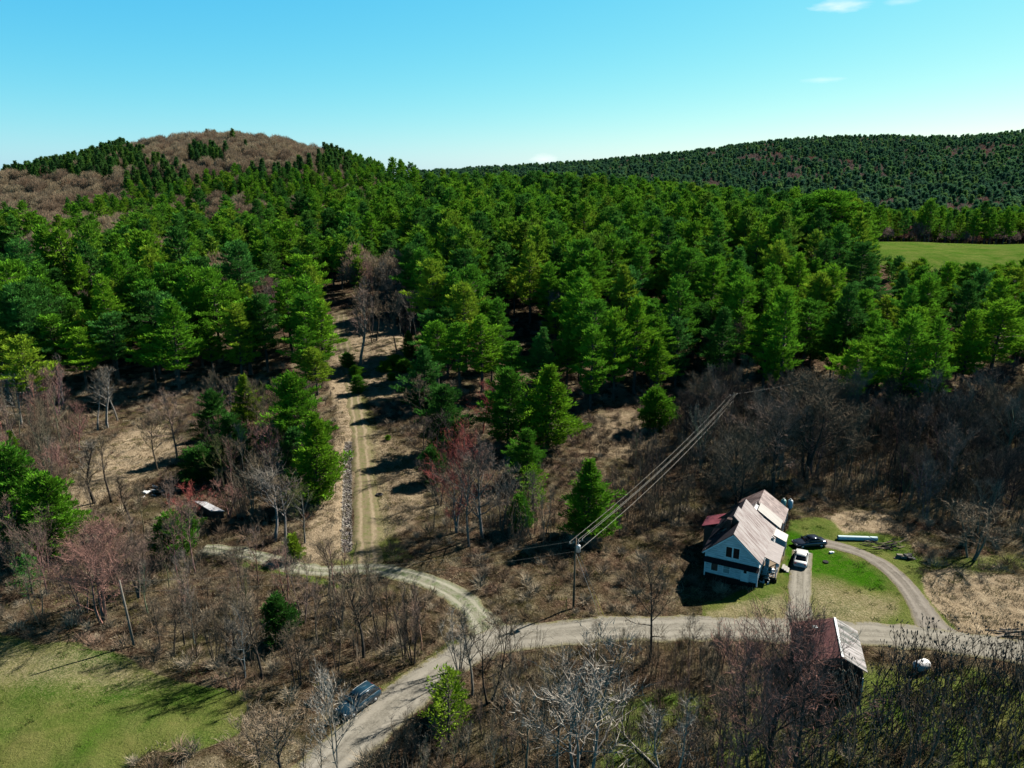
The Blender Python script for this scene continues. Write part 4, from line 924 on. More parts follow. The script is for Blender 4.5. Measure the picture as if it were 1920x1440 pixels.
for q_, (a, b_, c_, w_, kk, cc_) in enumerate([(325, 1228, 1130, 70, 'bare', 'brown'), (369, 1232, 1108, 56, 'bare', 'brown'), (402, 1246, 1120, 44, 'slim', 'brown'), (426, 1256, 1092, 60, 'bare', 'brown'), (458, 1262, 1150, 50, 'slim', 'grey'), (491, 1272, 1120, 40, 'slim', 'brown'), (300, 1215, 1110, 60, 'bare', 'tan'), (345, 1205, 1100, 70, 'bare', 'brown'), (470, 1240, 1105, 60, 'bare', 'tan'), (632, 1262, 1110, 40, 'slim', 'dark'), (560, 1290, 1165, 80, 'bare', 'brown'), (440, 1300, 1225, 60, 'bare', 'tan')]):
    B(kk, a, b_, c_, w_, cc_, ['crooked leafless tree right of the bare utility pole at the meadow edge', 'upright leafless tree casting the first long shadow on the meadow', 'slim leafless tree second along the meadow edge', 'tallest leafless tree on the meadow edge', 'greyish slim tree right of the tallest one at the meadow edge', 'straight dark trunked tree farthest right on the meadow edge', 'tan leafless tree just behind the meadow corner', 'brown leafless tree behind the crooked one', 'tan leafless tree behind the tallest of the meadow edge', 'thin dark tree standing by the gravel verge', 'low round leafless tree near the blue car', 'low tan thicket at the right corner of the meadow'][q_], 'bare trees along the meadow edge', trunk=DKT)
# sumac saplings
SUM = P((1545, 1330), (1590, 1300), (1650, 1262), (1700, 1250), (1960, 1262), (2010, 1480), (1250, 1480), (1330, 1400), (1430, 1380))
g_ = [ground(*q) for q in SUM]
X, Y, Z, PX, PY = jitter(5, 60, 44, 72, 1.12, 301)
k = np.where(inside(PX, PY, SUM) & off_roads(X, Y, .8) & far_from(X, Y, [BARN_C], 5.2))[0]
nr.shuffle(k)
if len(k) > 290:
    r_ = k[290:]; M_SUM = foliage('sumac_bark', None, PR([(.14, .105, .08), (.09, .07, .06), (.19, .155, .12)]), 0, .8, .3)
    SU2 = [m_.copy() for m_ in SUMAC[:6]]
    for m_ in SU2: m_.materials.clear(); m_.materials.append(M_SUM)
    mass('sumac_thicket', SU2, PTS(r_), gh.uniform(.6, 1.05, len(r_)), gh.uniform(0, 6.28, len(r_)), gh.integers(0, 6, len(r_)), 'dark sumac stems filling the gaps of the thicket below the road', .06)
for i in k[:290]:
    o = link('sumac_sapling', SUMAC[rnd.randrange(len(SUMAC))], None, None, (X[i], Y[i], Z[i])); o.rotation_euler = (rnd.uniform(-.07, .07), rnd.uniform(-.07, .07), rnd.uniform(0, 6.28))
    q = rnd.uniform(.62, 1.12); o.scale = (q, q, q); c = rnd.choice([(.14, .105, .08), (.09, .07, .06), (.19, .155, .12)]); o.color = (*c, 1)
    bins = [(1440, 'left of the reddish pair'), (1520, 'under the left reddish tree'), (1600, 'under the right reddish tree'), (1680, 'below the barn'), (1760, 'below the white tank'), (1840, 'right of the white tank'), (9999, 'at the right frame edge')]
    s = next(t_ for lim, t_ in bins if PX[i] < lim); s = ('high ' if PY[i] < 1310 else 'low ' if PY[i] > 1390 else 'midway ') + s
    cn = {.14: 'brown', .09: 'blackish', .19: 'greyish'}[c[0]]; ln = 'leaning left' if o.rotation_euler[1] < -.025 else 'leaning right' if o.rotation_euler[1] > .025 else 'upright'
    o.rotation_euler[2] = 0
    tag(o, f'{"tall" if q > .95 else "short" if q < .78 else "middling"} {ln} {cn} sumac, {s}', 'sapling', 'sumac thicket below the road')

# the countless thin stems behind and between the counted ones
M_STEM = foliage('stems', None, PR([(.13, .10, .07), (.20, .155, .11), (.09, .07, .055), (.26, .215, .16), (.17, .12, .085)]), 0, .8, .3)
def stemclump(seed):
    g = np.random.default_rng(seed); m_ = MB(); Cc = []; Dd = []; Ls = []
    for k in range(9):
        a = g.uniform(0, 6.28); r = g.uniform(0, 1.0); p = np.array([math.cos(a) * r, math.sin(a) * r, -.1]); d = unit(np.array([g.normal(0, .1), g.normal(0, .1), 1])); L = g.uniform(1.8, 4.2)
        q1 = p + d * L * .5 + g.normal(0, .05, 3); q2 = p + d * L + g.normal(0, .12, 3); m_.tube([p, q1, q2], [.022, .016, .007], 3, False)
        n = 9; f = g.uniform(.4, 1, n)[:, None]; Cc.append(p * (1 - f) + q2 * f); Dd.append(unit(d + g.normal(0, .38, (n, 3)))); Ls.append(g.uniform(.3, .9, n))
    c = np.concatenate(Cc); d = np.concatenate(Dd); V, F = tris_from(c, d, unit(np.cross(d, g.normal(0, 1, d.shape))) * .013, np.concatenate(Ls)); return joined(m_, V, F, [M_STEM, M_STEM], 'stem_clump')
CL = [stemclump(600 + i) for i in range(5)]
X, Y, Z, PX, PY = jitter(-90, 130, 42, 190, 1.35, 610)
zone = inside(PX, PY, P((690, 1500), (770, 1395), (860, 1310), (960, 1245), (1060, 1225), (1330, 1225), (1500, 1240), (1640, 1260), (1800, 1262), (2100, 1275), (2100, 1640), (600, 1640)))
z2 = inside(PX, PY, ZONES[0][1]) | inside(PX, PY, ZONES[1][1]); z3 = inside(PX, PY, ZONES[4][1]) | inside(PX, PY, ZONES[2][1]) | inside(PX, PY, ZONES[3][1]); z4 = inside(PX, PY, ZONES[5][1])
k = (zone & (nr.random(len(X)) < np.where(PX > 1500, .2, .6)) | z2 & (nr.random(len(X)) < .2) | z3 & (nr.random(len(X)) < .3) | z4 & (nr.random(len(X)) < .4)) & off_roads(X, Y, .9) & far_from(X, Y, [BARN_C, (31, 64)], 5.0) & clear_built(X, Y, 8.5) & far_from(X, Y, [(ground(1726, 1260).x, ground(1726, 1260).y - 1)], 2.2)
i = np.where(k)[0]; mass('thicket', CL, PTS(i), gh.uniform(.55, 1.15, len(i)) * np.where(z3[i] | z4[i], 1.6, 1), gh.uniform(0, 6.28, len(i)), gh.integers(0, 5, len(i)), 'thicket of countless thin leafless stems round the road', .06)
# ---------------------------------------------------------------- undergrowth and dry grass
M_BRUSH = foliage('brush', None, PR([(.18, .125, .08), (.27, .195, .13), (.12, .085, .055), (.27, .175, .125), (.24, .20, .14), (.16, .09, .065), (.38, .31, .22)]), 0, .8, .4)
M_STRAW = foliage('straw', None, PR([(.30, .235, .14), (.38, .30, .19), (.22, .16, .09), (.45, .38, .26), (.26, .17, .10), (.16, .15, .05)]), .15, .8, .3)
M_WEED = foliage('weeds', None, PR([(.035, .09, .01), (.06, .12, .02), (.09, .14, .03)]), .2, .8, .3)
def brush(seed, n=170, hgt=1.6, wid=1.0, wd=.017):
    g = np.random.default_rng(seed); a = g.uniform(0, 6.28, n); r = wid * g.uniform(0, 1, n) ** .7
    c = np.column_stack([np.cos(a) * r * .5, np.sin(a) * r * .5, g.uniform(0, .5, n) * hgt]); d = unit(np.column_stack([np.cos(a) * r, np.sin(a) * r, np.full(n, 1.1)]) + g.normal(0, .45, (n, 3)))
    V, F = tris_from(c, d, unit(np.cross(d, g.normal(0, 1, d.shape))) * wd, g.uniform(.3, .75, n) * hgt); return np_mesh('brush', V, F, M_BRUSH)
def tuft(seed, mat, n=80, hgt=.38, wid=.8, flat=.5, wd=.03):
    g = np.random.default_rng(seed); c = np.column_stack([g.uniform(-wid, wid, n), g.uniform(-wid, wid, n), np.full(n, -.03)]); d = unit(np.column_stack([g.normal(0, flat, n), g.normal(0, flat, n), np.ones(n)]))
    V, F = tris_from(c, d, unit(np.cross(d, g.normal(0, 1, d.shape))) * wd, g.uniform(.5, 1.2, n) * hgt); return np_mesh('tuft', V, F, mat)
BR = [brush(400 + i, hgt=[1.5, 1.9, 1.1, 1.4][i], wid=[1.0, .8, 1.3, 1.1][i]) for i in range(4)]
ST = [tuft(410 + i, M_STRAW, flat=[.5, .9, .7][i]) for i in range(3)]
WD = [tuft(420 + i, M_WEED, n=60, hgt=.3, wid=.7, wd=.05) for i in range(2)]
def masks(PX, PY):
    g = np.zeros(len(PX), bool)
    for n_ in ('lawn', 'lawnbright', 'lawntan', 'farfield', 'field'): g |= inside(PX, PY, POLY[n_])
    d = np.zeros(len(PX), bool)
    for n_ in ('dirt', 'dirt2', 'clearing', 'bank', 'bankr', 'trailtop', 'open1'): d |= inside(PX, PY, POLY[n_])
    return g, d
X, Y, Z, PX, PY = jitter(-150, 150, 45, 250, 1.75, 500)
gr, di = masks(PX, PY); fld = inside(PX, PY, POLY['field'])
dens = vnoise(X / 5 + 31, Y / 5); near_house = far_from(X, Y, [HOUSE_C], 6.5) & far_from(X, Y, [(31.5, 95)], 4) & far_from(X, Y, [BARN_C], 4.6)
inpic = (PX > -120) & (PX < 2050)
k = inpic & ~gr & off_roads(X, Y, .5) & near_house & (nr.random(len(X)) < np.where(di, .10, .22 + .62 * (dens > .45)) * np.where(Y > 170, .35, 1))
i = np.where(k)[0]
sc = gh.uniform(.45, 1.25, len(i)) * np.where(di[i], .5, 1) * np.where((PY[i] > 1140) & (PX[i] > 880), .8, 1)
mass('undergrowth', BR, PTS(i), np.column_stack([sc * 1.25, sc * 1.25, sc]), gh.uniform(0, 6.28, len(i)), gh.integers(0, 4, len(i)), 'brown leafless brush covering the rough ground between the trees', .12)
X, Y, Z, PX, PY = jitter(-130, 130, 45, 200, 1.15, 510)
gr, di = masks(PX, PY); inpic = (PX > -120) & (PX < 2050)
k = inpic & ~gr & off_roads(X, Y, .15) & clear_built(X, Y, 5.5) & (nr.random(len(X)) < np.where(di, .8, .5) * np.where(Y > 150, .5, 1)); i = np.where(k)[0]
mass('dry_grass', ST, PTS(i), gh.uniform(.5, 1.2, len(i)), gh.uniform(0, 6.28, len(i)), gh.integers(0, 3, len(i)), 'straw coloured dead grass over the banks and the bare yard', .1)
k = inpic & off_roads(X, Y, .1) & clear_built(X, Y, 5.5) & ((inside(PX, PY, POLY['greenr']) & (nr.random(len(X)) < .7)) | (inside(PX, PY, POLY['under']) & (nr.random(len(X)) < .7)) | (inside(PX, PY, POLY['trailtop']) & (nr.random(len(X)) < .35)) | ((gr) & (nr.random(len(X)) < .10))); i = np.where(k)[0]
mass('green_weeds', WD, PTS(i), gh.uniform(.35, .9, len(i)), gh.uniform(0, 6.28, len(i)), gh.integers(0, 2, len(i)), 'fresh green weeds along the verges and under the sumacs', .1)
# stones of the ditch
def stone(seed):
    g = np.random.default_rng(seed); m_ = MB(); import itertools
    m_.box((0, 0, .1), (.5, .38, .3), 0, None, .72); o = m_.mesh('stone', simple('stone', (.17, .145, .13), .9, .55, 5))
    for v in o.vertices: v.co += Vector(g.normal(0, .035, 3))
    return o
STN = [stone(1), stone(2)]
pts = []
dpts = np.array(DITCH)
for q in range(800):
    i = rnd.randrange(len(dpts) - 1); f = rnd.random(); x, y = dpts[i] * (1 - f) + dpts[i + 1] * f; x += rnd.gauss(0, .34); pts.append((x, y, float(H(x, y))))
mass('stones', STN, pts, gh.uniform(.18, .7, len(pts)), gh.uniform(0, 6.28, len(pts)), gh.integers(0, 2, len(pts)), 'grey stones lining the ditch beside the grassy trail', .3)
# ---------------------------------------------------------------- materials of built things
def siding(name, base, worn, sc=7.0, wear=.5):
    m, t, b, o = new_mat(name); tc = t.nodes.new('ShaderNodeTexCoord').outputs['Object']
    sp = t.nodes.new('ShaderNodeSeparateXYZ'); t.links.new(tc, sp.inputs[0])
    fr = math_(t, 'FRACT', math_(t, 'MULTIPLY', sp.outputs[2], sc))
    mp = N(t, 'ShaderNodeMapping'); mp.inputs['Scale'].default_value = (.7, .7, 6); t.links.new(tc, mp.inputs[0])
    f = noise(t, mp.outputs[0], 1.3, 6, .7)
    c = ramp(t, f, [(wear - .14, worn), (wear + .02, tuple(q * .8 for q in base)), (wear + .2, base)])
    c = mixc(t, ramp(t, fr, [(.0, (.8, .8, .8)), (.12, (0, 0, 0))]), c, tuple(q * .25 for q in base))
    t.links.new(c, b.inputs['Base Color']); b.inputs['Roughness'].default_value = .75
    bp = N(t, 'ShaderNodeBump', Strength=.8, Distance=.03); t.links.new(fr, bp.inputs['Height']); t.links.new(bp.outputs[0], b.inputs['Normal']); return m
def sheetroof(name, stops, scale=.9, stretch=(1, 1, 1), rough=.5, metal=.0, seam=2.2, axis=1):
    m, t, b, o = new_mat(name); tc = t.nodes.new('ShaderNodeTexCoord').outputs['Object']
    mp = N(t, 'ShaderNodeMapping'); mp.inputs['Scale'].default_value = stretch; t.links.new(tc, mp.inputs[0])
    f = noise(t, mp.outputs[0], scale, 6, .7, .6); c = ramp(t, f, stops)
    sp = t.nodes.new('ShaderNodeSeparateXYZ'); t.links.new(tc, sp.inputs[0]); fr = math_(t, 'FRACT', math_(t, 'MULTIPLY', sp.outputs[axis], seam))
    c = mixc(t, ramp(t, fr, [(0, (.55, .55, .55)), (.08, (0, 0, 0))]), c, tuple(q * .4 for q in stops[0][1]))
    t.links.new(c, b.inputs['Base Color']); b.inputs['Roughness'].default_value = rough; b.inputs['Metallic'].default_value = metal
    bp = N(t, 'ShaderNodeBump', Strength=.5, Distance=.04); t.links.new(fr, bp.inputs['Height']); t.links.new(bp.outputs[0], b.inputs['Normal']); return m
M_SIDE = siding('white_clapboard', (.82, .86, .88), (.22, .27, .30), 3.4, .45)
M_SIDE2 = siding('dark_boards', (.10, .075, .065), (.05, .04, .035), 4.0, .45)
M_TRIM = simple('white_trim', (.80, .81, .80), .6, .12, 3)
M_ROOF = sheetroof('rusty_pale_roof', [(.36, (.13, .085, .075)), (.45, (.24, .19, .18)), (.55, (.32, .28, .265)), (.75, (.41, .375, .36))], .8, (.5, 3.0, .5))
M_ROOFB = sheetroof('brown_roof', [(.38, (.07, .045, .042)), (.5, (.18, .125, .115)), (.66, (.34, .27, .25))], 1.2, (.7, 2, .7))
M_ROOFR = sheetroof('red_metal_roof', [(.3, (.06, .022, .022)), (.55, (.10, .036, .034)), (.8, (.15, .065, .058))], .9, (1, .3, 1), .6, 0, 2.6, 2)
M_ROOFW = sheetroof('white_metal_roof', [(.3, (.27, .25, .23)), (.6, (.38, .35, .32)), (.8, (.47, .44, .41))], .7, (.6, 2, .6), .45)
M_ROOFS = sheetroof('streaked_roof', [(.44, (.05, .055, .045)), (.49, (.17, .15, .14)), (.54, (.28, .25, .245)), (.8, (.38, .345, .345))], 1.0, (.25, 1.9, .25), .5)
M_ROOFP = sheetroof('porch_roof', [(.3, (.11, .085, .08)), (.7, (.22, .18, .17))], 1.0, (1, 3, 1))
M_GLASS = simple('window_glass', (.02, .022, .025), .15, .3, 1, spec=.6)
M_DARK = simple('dark_void', (.012, .011, .010), .9, .3, 2)
M_WOOD = simple('old_wood', (.22, .17, .12), .85, .4, 3, stretch=(6, 6, .6), spec=.1)
M_POLE = simple('pole_wood', (.20, .135, .09), .85, .35, 3, stretch=(6, 6, .4), spec=.1)
M_POLEG = simple('pole_grey', (.17, .15, .125), .85, .3, 3, stretch=(6, 6, .4), spec=.1)
M_METAL = simple('grey_metal', (.45, .47, .48), .45, .15, 4, metal=.5)
M_BLACK = simple('black_rubber', (.012, .012, .013), .8, .3, 4)
M_CONC = simple('concrete', (.36, .34, .31), .9, .25, 3)
M_YEL = simple('yellow_guard', (.40, .33, .07), .5, .15, 5)
M_WIRE = simple('wire_metal', (.26, .24, .20), .5, .1, 5)
M_BRICK = simple('chimney_brick', (.20, .085, .06), .9, .35, 9)

def slab(mb, a, b, c, d, th):
    """sloping slab: upper corners a b c d (counter clockwise seen from above), thickness th"""
    A = [Vector(q) for q in (a, b, c, d)]; n = (A[1] - A[0]).cross(A[3] - A[0]).normalized()
    if n.z < 0: n = -n
    Bt = [q - n * th for q in A]; i = len(mb.v); mb.v += [tuple(q) for q in A + Bt]
    for f in [(0, 1, 2, 3), (7, 6, 5, 4), (0, 4, 5, 1), (1, 5, 6, 2), (2, 6, 7, 3), (3, 7, 4, 0)]: mb.f.append(tuple(i + q for q in f)); mb.m.append(mb.cur)
def gable_walls(mb, x0, x1, y0, y1, zb, ze, xr, zr):
    """closed body with a gable at both ends"""
    p = [(x0, zb), (x1, zb), (x1, ze), (xr, zr), (x0, ze)]; i = len(mb.v)
    mb.v += [(a, y0, c) for a, c in p] + [(a, y1, c) for a, c in p]
    mb.f += [tuple(i + q for q in (0, 1, 2, 3, 4)), tuple(i + q for q in (9, 8, 7, 6, 5))]; mb.m += [mb.cur] * 2
    for q in range(5):
        r = (q + 1) % 5; mb.f.append((i + r, i + q, i + q + 5, i + r + 5)); mb.m.append(mb.cur)
def window(parent, c, w_, h, axis='y', pane=M_GLASS, two=True, name='window'):
    """c: centre on the wall; the wall faces -y (axis y) or +x (axis x); frame stands proud"""
    m_ = MB(); f = .09; dp = .05
    def bx(u, z, du, dz, d, off):
        if axis == 'y': m_.box((c[0] + u, c[1] - off, c[2] + z), (du, d, dz))
        else: m_.box((c[0] + off, c[1] + u, c[2] + z), (d, du, dz))
    bx(-w_ / 2 - f / 2, 0, f, h + 2 * f, dp, .025); bx(w_ / 2 + f / 2, 0, f, h + 2 * f, dp, .025)
    bx(0, h / 2 + f / 2, w_ - .004, f, dp, .025); bx(0, -h / 2 - f / 2, w_ - .004, f + .02, dp + .03, .035)
    if two: bx(0, 0, w_ - .004, .05, .036, .021)
    fo = m_.build(name, M_TRIM, parent); g_ = MB()
    if axis == 'y': g_.box((c[0], c[1] - .012, c[2]), (w_, .02, h))
    else: g_.box((c[0] + .012, c[1], c[2]), (.02, w_, h))
    g_.build('pane', pane, fo); return fo

# ---------------------------------------------------------------- the white farmhouse
hz = float(H0(28, 84)) + .0
house = empty('farmhouse', (27.75, 82.7, hz), -R(27)); hw = 3.25
tag(house, 'weathered white clapboard farmhouse with pale rusty roof beside the lawn', 'house')
w1 = MB(); gable_walls(w1, -hw, hw, 0, 10.0, .85, 4.1, 0, 6.95); w1.build('wall', M_SIDE, house)
f = MB(); f.box((0, 5, .22), (2 * hw - .14, 9.88, 1.3)); f.build('foundation', M_DARK, house)
# right slope in three stepped lengths, left slope in shade
rf = MB()
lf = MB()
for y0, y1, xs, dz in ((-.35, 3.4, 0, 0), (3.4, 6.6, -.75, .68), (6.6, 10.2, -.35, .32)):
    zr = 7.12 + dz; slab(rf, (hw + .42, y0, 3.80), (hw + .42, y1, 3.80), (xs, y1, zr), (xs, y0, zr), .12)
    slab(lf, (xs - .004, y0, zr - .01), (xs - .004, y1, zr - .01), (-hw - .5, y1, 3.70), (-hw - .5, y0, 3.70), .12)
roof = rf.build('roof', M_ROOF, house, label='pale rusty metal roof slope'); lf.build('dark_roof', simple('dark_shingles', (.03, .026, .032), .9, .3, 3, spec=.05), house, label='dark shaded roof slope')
cr_ = MB()
for y, xs, dz in ((3.40, -.75, .68), (6.60, -.75, .68), (10.18, -.35, .32)): cr_.quad((-.75 if y < 9 else -.35, y, 7.0 + dz), (xs - 2.6, y, 5.4), (0.6, y, 6.4))
cr_.build('ridge_gable', M_SIDE2, house)
ch = MB(); ch.box((-1.15, 2.95, 6.6), (.5, .5, 1.7)); ch.box((-1.15, 2.95, 7.48), (.62, .62, .1)); ch.build('chimney', simple('sooty_brick', (.06, .035, .03), .9, .35, 9), roof)
tr_ = MB()
for s_ in (-1, 1):
    tr_.box((s_ * (hw + .005), -.03, 2.25), (.16, .09, 3.7))
slab(tr_, (-hw - .44, -.36, 3.70), (-hw - .44, -.30, 3.70), (0, -.30, 6.98), (0, -.36, 6.98), .16); slab(tr_, (0, -.36, 6.985), (0, -.30, 6.985), (hw + .36, -.30, 3.78), (hw + .36, -.36, 3.78), .16)
tr_.build('corner_trim', M_TRIM, house)
pr = MB(); slab(pr, (-hw - .15, -.75, 2.72), (hw + .15, -.75, 2.72), (hw + .15, -.01, 3.14), (-hw - .15, -.01, 3.14), .08); pr.build('pent_roof', simple('black_tar', (.022, .02, .022), .9, .3, 3, spec=.05), house)
M_PANE = simple('dark_pane', (.018, .014, .014), .5, .4, 3, spec=.1)
window(house, (-.42, 0, 4.35), .72, 1.4, pane=M_PANE, two=False); window(house, (.48, 0, 4.35), .72, 1.4, pane=M_PANE, two=False)
window(house, (-2.05, 0, 1.95), .8, 1.25, pane=simple('tan_blind', (.07, .055, .045), .5, .4, 2), two=False); window(house, (-.55, 0, 1.95), .76, 1.2, pane=simple('pale_blind', (.30, .36, .36), .5, .2, 2))
dr = MB(); dr.box((1.75, -.04, 1.72), (1.0, .08, 1.9)); door = dr.build('door', M_TRIM, house); dq = MB(); dq.box((1.75, -.085, 2.15), (.36, .02, .40)); dq.build('pane', M_GLASS, door)
dk = MB(); dk.box((2.13, -.11, 1.4), (.05, .07, .05)); dk.build('handle', M_METAL, door)
for y in (1.5, ): window(house, (hw, y, 1.8), .7, 1.2, 'x')
window(house, (hw, 8.2, 1.8), .7, 1.2, 'x')
# side porch
pc = MB(); pc.box((hw + .98, 5.2, .5), (1.9, 4.5, .16)); 
porch = pc.build('porch', M_WOOD, house)
q = MB(); slab(q, (hw + 2.15, 2.75, 2.72), (hw + 2.15, 7.7, 2.72), (hw + .02, 7.7, 3.42), (hw + .02, 2.75, 3.42), .1); q.build('porch_roof', M_ROOFP, porch)
q = MB()
for y in (3.05, 4.6, 6.1, 7.35): q.box((hw + 1.82, y, 1.62), (.13, .13, 2.1))
for y in (3.05,):
    q.box((hw + .95, y - .003, 1.25), (1.6, .06, .08)); q.box((hw + .95, y - .003, .72), (1.6, .06, .08))
    for k in range(7): q.box((hw + .25 + k * .23, y + .002, .98), (.05, .04, .46))
q.box((hw + 1.79, 5.2, 1.25), (.06, 4.3, .08)); q.build('porch_post', M_TRIM, porch)
q = MB(); q.box((hw + .5, 3.9, .95), (.5, .8, .7)); q.box((hw + .45, 5.4, 1.1), (.45, .7, 1.0)); q.box((hw + 1.25, 4.4, .8), (.5, .5, .4), .5); q.build('porch_clutter', M_TRIM, porch)
q = MB(); q.box((hw + 1.95, 2.92, -.02), (.16, .2, 1.0)); q.box((hw + 1.1, 2.95, -.02), (1.5, .07, .9)); q.build('porch_skirt', M_DARK, porch)
q = MB()
for k in range(3): q.box((hw + 2.35 + k * .3, 6.8, .34 - k * .16), (.32, 1.3, .14))
q.build('step', M_CONC, porch)
# ell on the shaded side with a red roof
q = MB(); q.box((-hw - 1.0, 9.4, 1.7), (1.96, 3.0, 3.4)); ell = q.build('side_ell', M_SIDE2, house)
q = MB(); slab(q, (-hw - 2.3, 7.7, 3.35), (-hw + .3, 7.7, 4.35), (-hw + .3, 11.1, 4.35), (-hw - 2.3, 11.1, 3.35), .1); q.build('red_roof', sheetroof('red_roof', [(.3, (.14, .03, .04)), (.7, (.26, .07, .08))], 1, (1, 1, 1)), ell)
# rear wing with white roof, then the brown roofed back shed
q = MB(); gable_walls(q, -1.9, 3.55, 10.0, 15.8, 0, 2.55, .3, 4.55); wing = q.build('rear_wing', M_SIDE, house)
q = MB(); slab(q, (3.95, 10.24, 2.42), (3.95, 13.4, 2.42), (.3, 13.4, 4.78), (.3, 10.24, 4.78), .1); slab(q, (.3, 10.24, 4.783), (.3, 16.0, 4.783), (-2.3, 16.0, 2.4), (-2.3, 10.24, 2.4), .1); q.build('wing_roof', M_ROOF, wing)
q = MB(); slab(q, (4.15, 13.4, 2.6), (4.15, 16.1, 2.6), (.9, 16.1, 4.72), (.9, 13.4, 4.72), .12); q.build('white_roof', M_ROOFW, wing)
q = MB(); slab(q, (5.3, 10.6, 2.1), (5.3, 12.9, 2.1), (3.6, 12.9, 2.75), (3.6, 10.6, 2.75), .08); q.build('entry_roof', M_ROOFW, wing)
q = MB()
for y in (10.7, 12.8): q.box((5.15, y, 1.0), (.12, .12, 2.1))
q.box((4.4, 12.82, 1.05), (1.4, .06, 2.0)); q.build('entry_post', M_TRIM, wing)
window(wing, (3.55, 14.6, 1.5), .8, 1.0, 'x')
q = MB(); gable_walls(q, -2.4, 3.9, 16.2, 21.0, 0, 2.3, .6, 4.35); bk = q.build('back_shed', M_SIDE2, house)
q = MB(); slab(q, (4.3, 16.0, 2.2), (4.3, 21.3, 2.2), (.6, 21.3, 4.62), (.6, 16.0, 4.62), .1); slab(q, (.6, 16.0, 4.624), (.6, 21.3, 4.624), (-2.8, 21.3, 2.2), (-2.8, 16.0, 2.2), .1); q.build('shed_roof', M_ROOFB, bk)
q = MB()
for k in range(3): q.box((4.22, 16.1 + k * 2.5, 1.1), (.1, .1, 2.1))
q.build('shed_post', M_TRIM, bk)

# ---------------------------------------------------------------- the red barn by the road
bz = float(H0(33, 64)); barn = empty('barn', (32.15, 61.2, bz), -R(17))
tag(barn, 'small old barn with a red left roof slope and a streaked white right slope', 'barn')
q = MB(); gable_walls(q, -4.0, 2.1, 0, 6.3, -1.2, 3.5, 0, 4.8); q.build('wall', siding('barn_boards', (.07, .05, .042), (.035, .028, .025), 3, .45), barn)
q = MB(); slab(q, (0, -.35, 5.12), (0, 6.6, 5.12), (-4.35, 6.6, 3.66), (-4.35, -.35, 3.66), .1); q.build('red_roof', M_ROOFR, barn, label='dull red corrugated roof slope')
q = MB(); slab(q, (2.35, -.35, 3.95), (2.35, 6.6, 3.95), (.002, 6.6, 5.123), (.002, -.35, 5.123), .1); q.build('white_roof', M_ROOFS, barn, label='streaky white metal roof slope with dark gaps')
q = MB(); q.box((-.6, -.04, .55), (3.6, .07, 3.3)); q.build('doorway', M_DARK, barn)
q = MB(); q.box((2.12, -.05, .9), (.12, .1, 4.2)); q.box((0, 3.1, 5.17), (.2, 6.9, .05)); q.build('trim', M_TRIM, barn)
q = MB(); q.box((-2.0, 5.2, 4.50), (.5, .4, .10), .3); q.build('roof_patch', M_TRIM, barn)

# ---------------------------------------------------------------- the little white roofed shed
c4 = [ground(a, b_, 1.1 + dz) for a, b_, dz in ((362, 938.5, 0), (388, 941, .25), (421, 958, .25), (395, 957.5, 0))]
cc = sum(c4, Vector()) / 4; shed = empty('shed', (cc.x, cc.y, 0)); tag(shed, 'low shed under a slanting white sheet roof amid red brush', 'shed')
q = MB(); L4 = [p - Vector((cc.x, cc.y, 0)) for p in c4]; slab(q, L4[0], L4[1], L4[2], L4[3], .14); q.build('roof', simple('white_sheet', (.72, .70, .70), .5, .1, 2), shed)
q = MB(); 
for k in range(4):
    a, b_ = L4[k] * .9, L4[(k + 1) % 4] * .9; q.quad((a.x, a.y, -.3), (b_.x, b_.y, -.3), (b_.x, b_.y, L4[(k + 1) % 4].z - .17), (a.x, a.y, L4[k].z - .17))
wl = q.build('wall', M_SIDE2, shed); sm = wl.modifiers.new('thick', 'SOLIDIFY'); sm.thickness = .1; sm.offset = 0

# ---------------------------------------------------------------- poles and wires
def pole(px, base, top, mat, label, arm=True, lean=(0, 0), armdir=0.9):
    g_ = ground(px, base); d = ray(px, top); hh = CZ + d.z / d.y * g_.y - g_.z; e = empty('utility_pole', tuple(g_)); tag(e, label, 'utility pole', 'utility poles')
    m_ = MB(); m_.tube([(0, 0, -.5), (lean[0] * hh * .5, lean[1], hh * .5), (lean[0] * hh, lean[1], hh)], [.15, .12, .09], 9); m_.build('shaft', mat, e, True)
    if arm:
        dx, dy = math.cos(armdir), math.sin(armdir); m_ = MB(); m_.box((lean[0] * hh, 0, hh - .55), (1.9, .1, .12), armdir)
        ar = m_.build('crossarm', M_POLEG, e)
        for k in (-.85, -.3, .3, .85):
            i_ = MB(); i_.tube([(lean[0] * hh + dx * k, dy * k, hh - .5), (lean[0] * hh + dx * k, dy * k, hh - .38), (lean[0] * hh + dx * k, dy * k, hh - .27)], [.035, .06, .03], 7); i_.build('insulator', M_METAL, ar, True)
    return e, g_ + Vector((lean[0] * hh, 0, hh)), hh
p1, t1, h1 = pole(1075, 1141, 1009, M_POLE, 'brown utility pole with a grey transformer left of the house', True, (.012, 0), .45)
m_ = MB(); m_.tube([(.38, -.12, h1 - 1.75), (.38, -.12, h1 - 1.7), (.38, -.12, h1 - .95), (.38, -.12, h1 - .85), (.38, -.12, h1 - .8)], [.2, .27, .27, .22, .1], 12); m_.tube([(.38, -.12, h1 - .82), (.38, -.12, h1 - .55)], .035, 6); m_.build('transformer', M_METAL, p1, True)
m_ = MB(); m_.tube([(.12, 0, h1 - 2.2), (.10, 0, 1.0), (.12, 0, .1)], .03, 5); m_.build('conduit', M_METAL, p1)
m_ = MB(); m_.tube([(.1, 0, h1 - .2), (.13, -.03, h1 + .35)], [.03, .02], 5); m_.build('lightning_rod', M_METAL, p1)
ga = ground(1134, 1160) - Vector(p1.location); gt = Vector((.1, 0, h1 - 1.0))
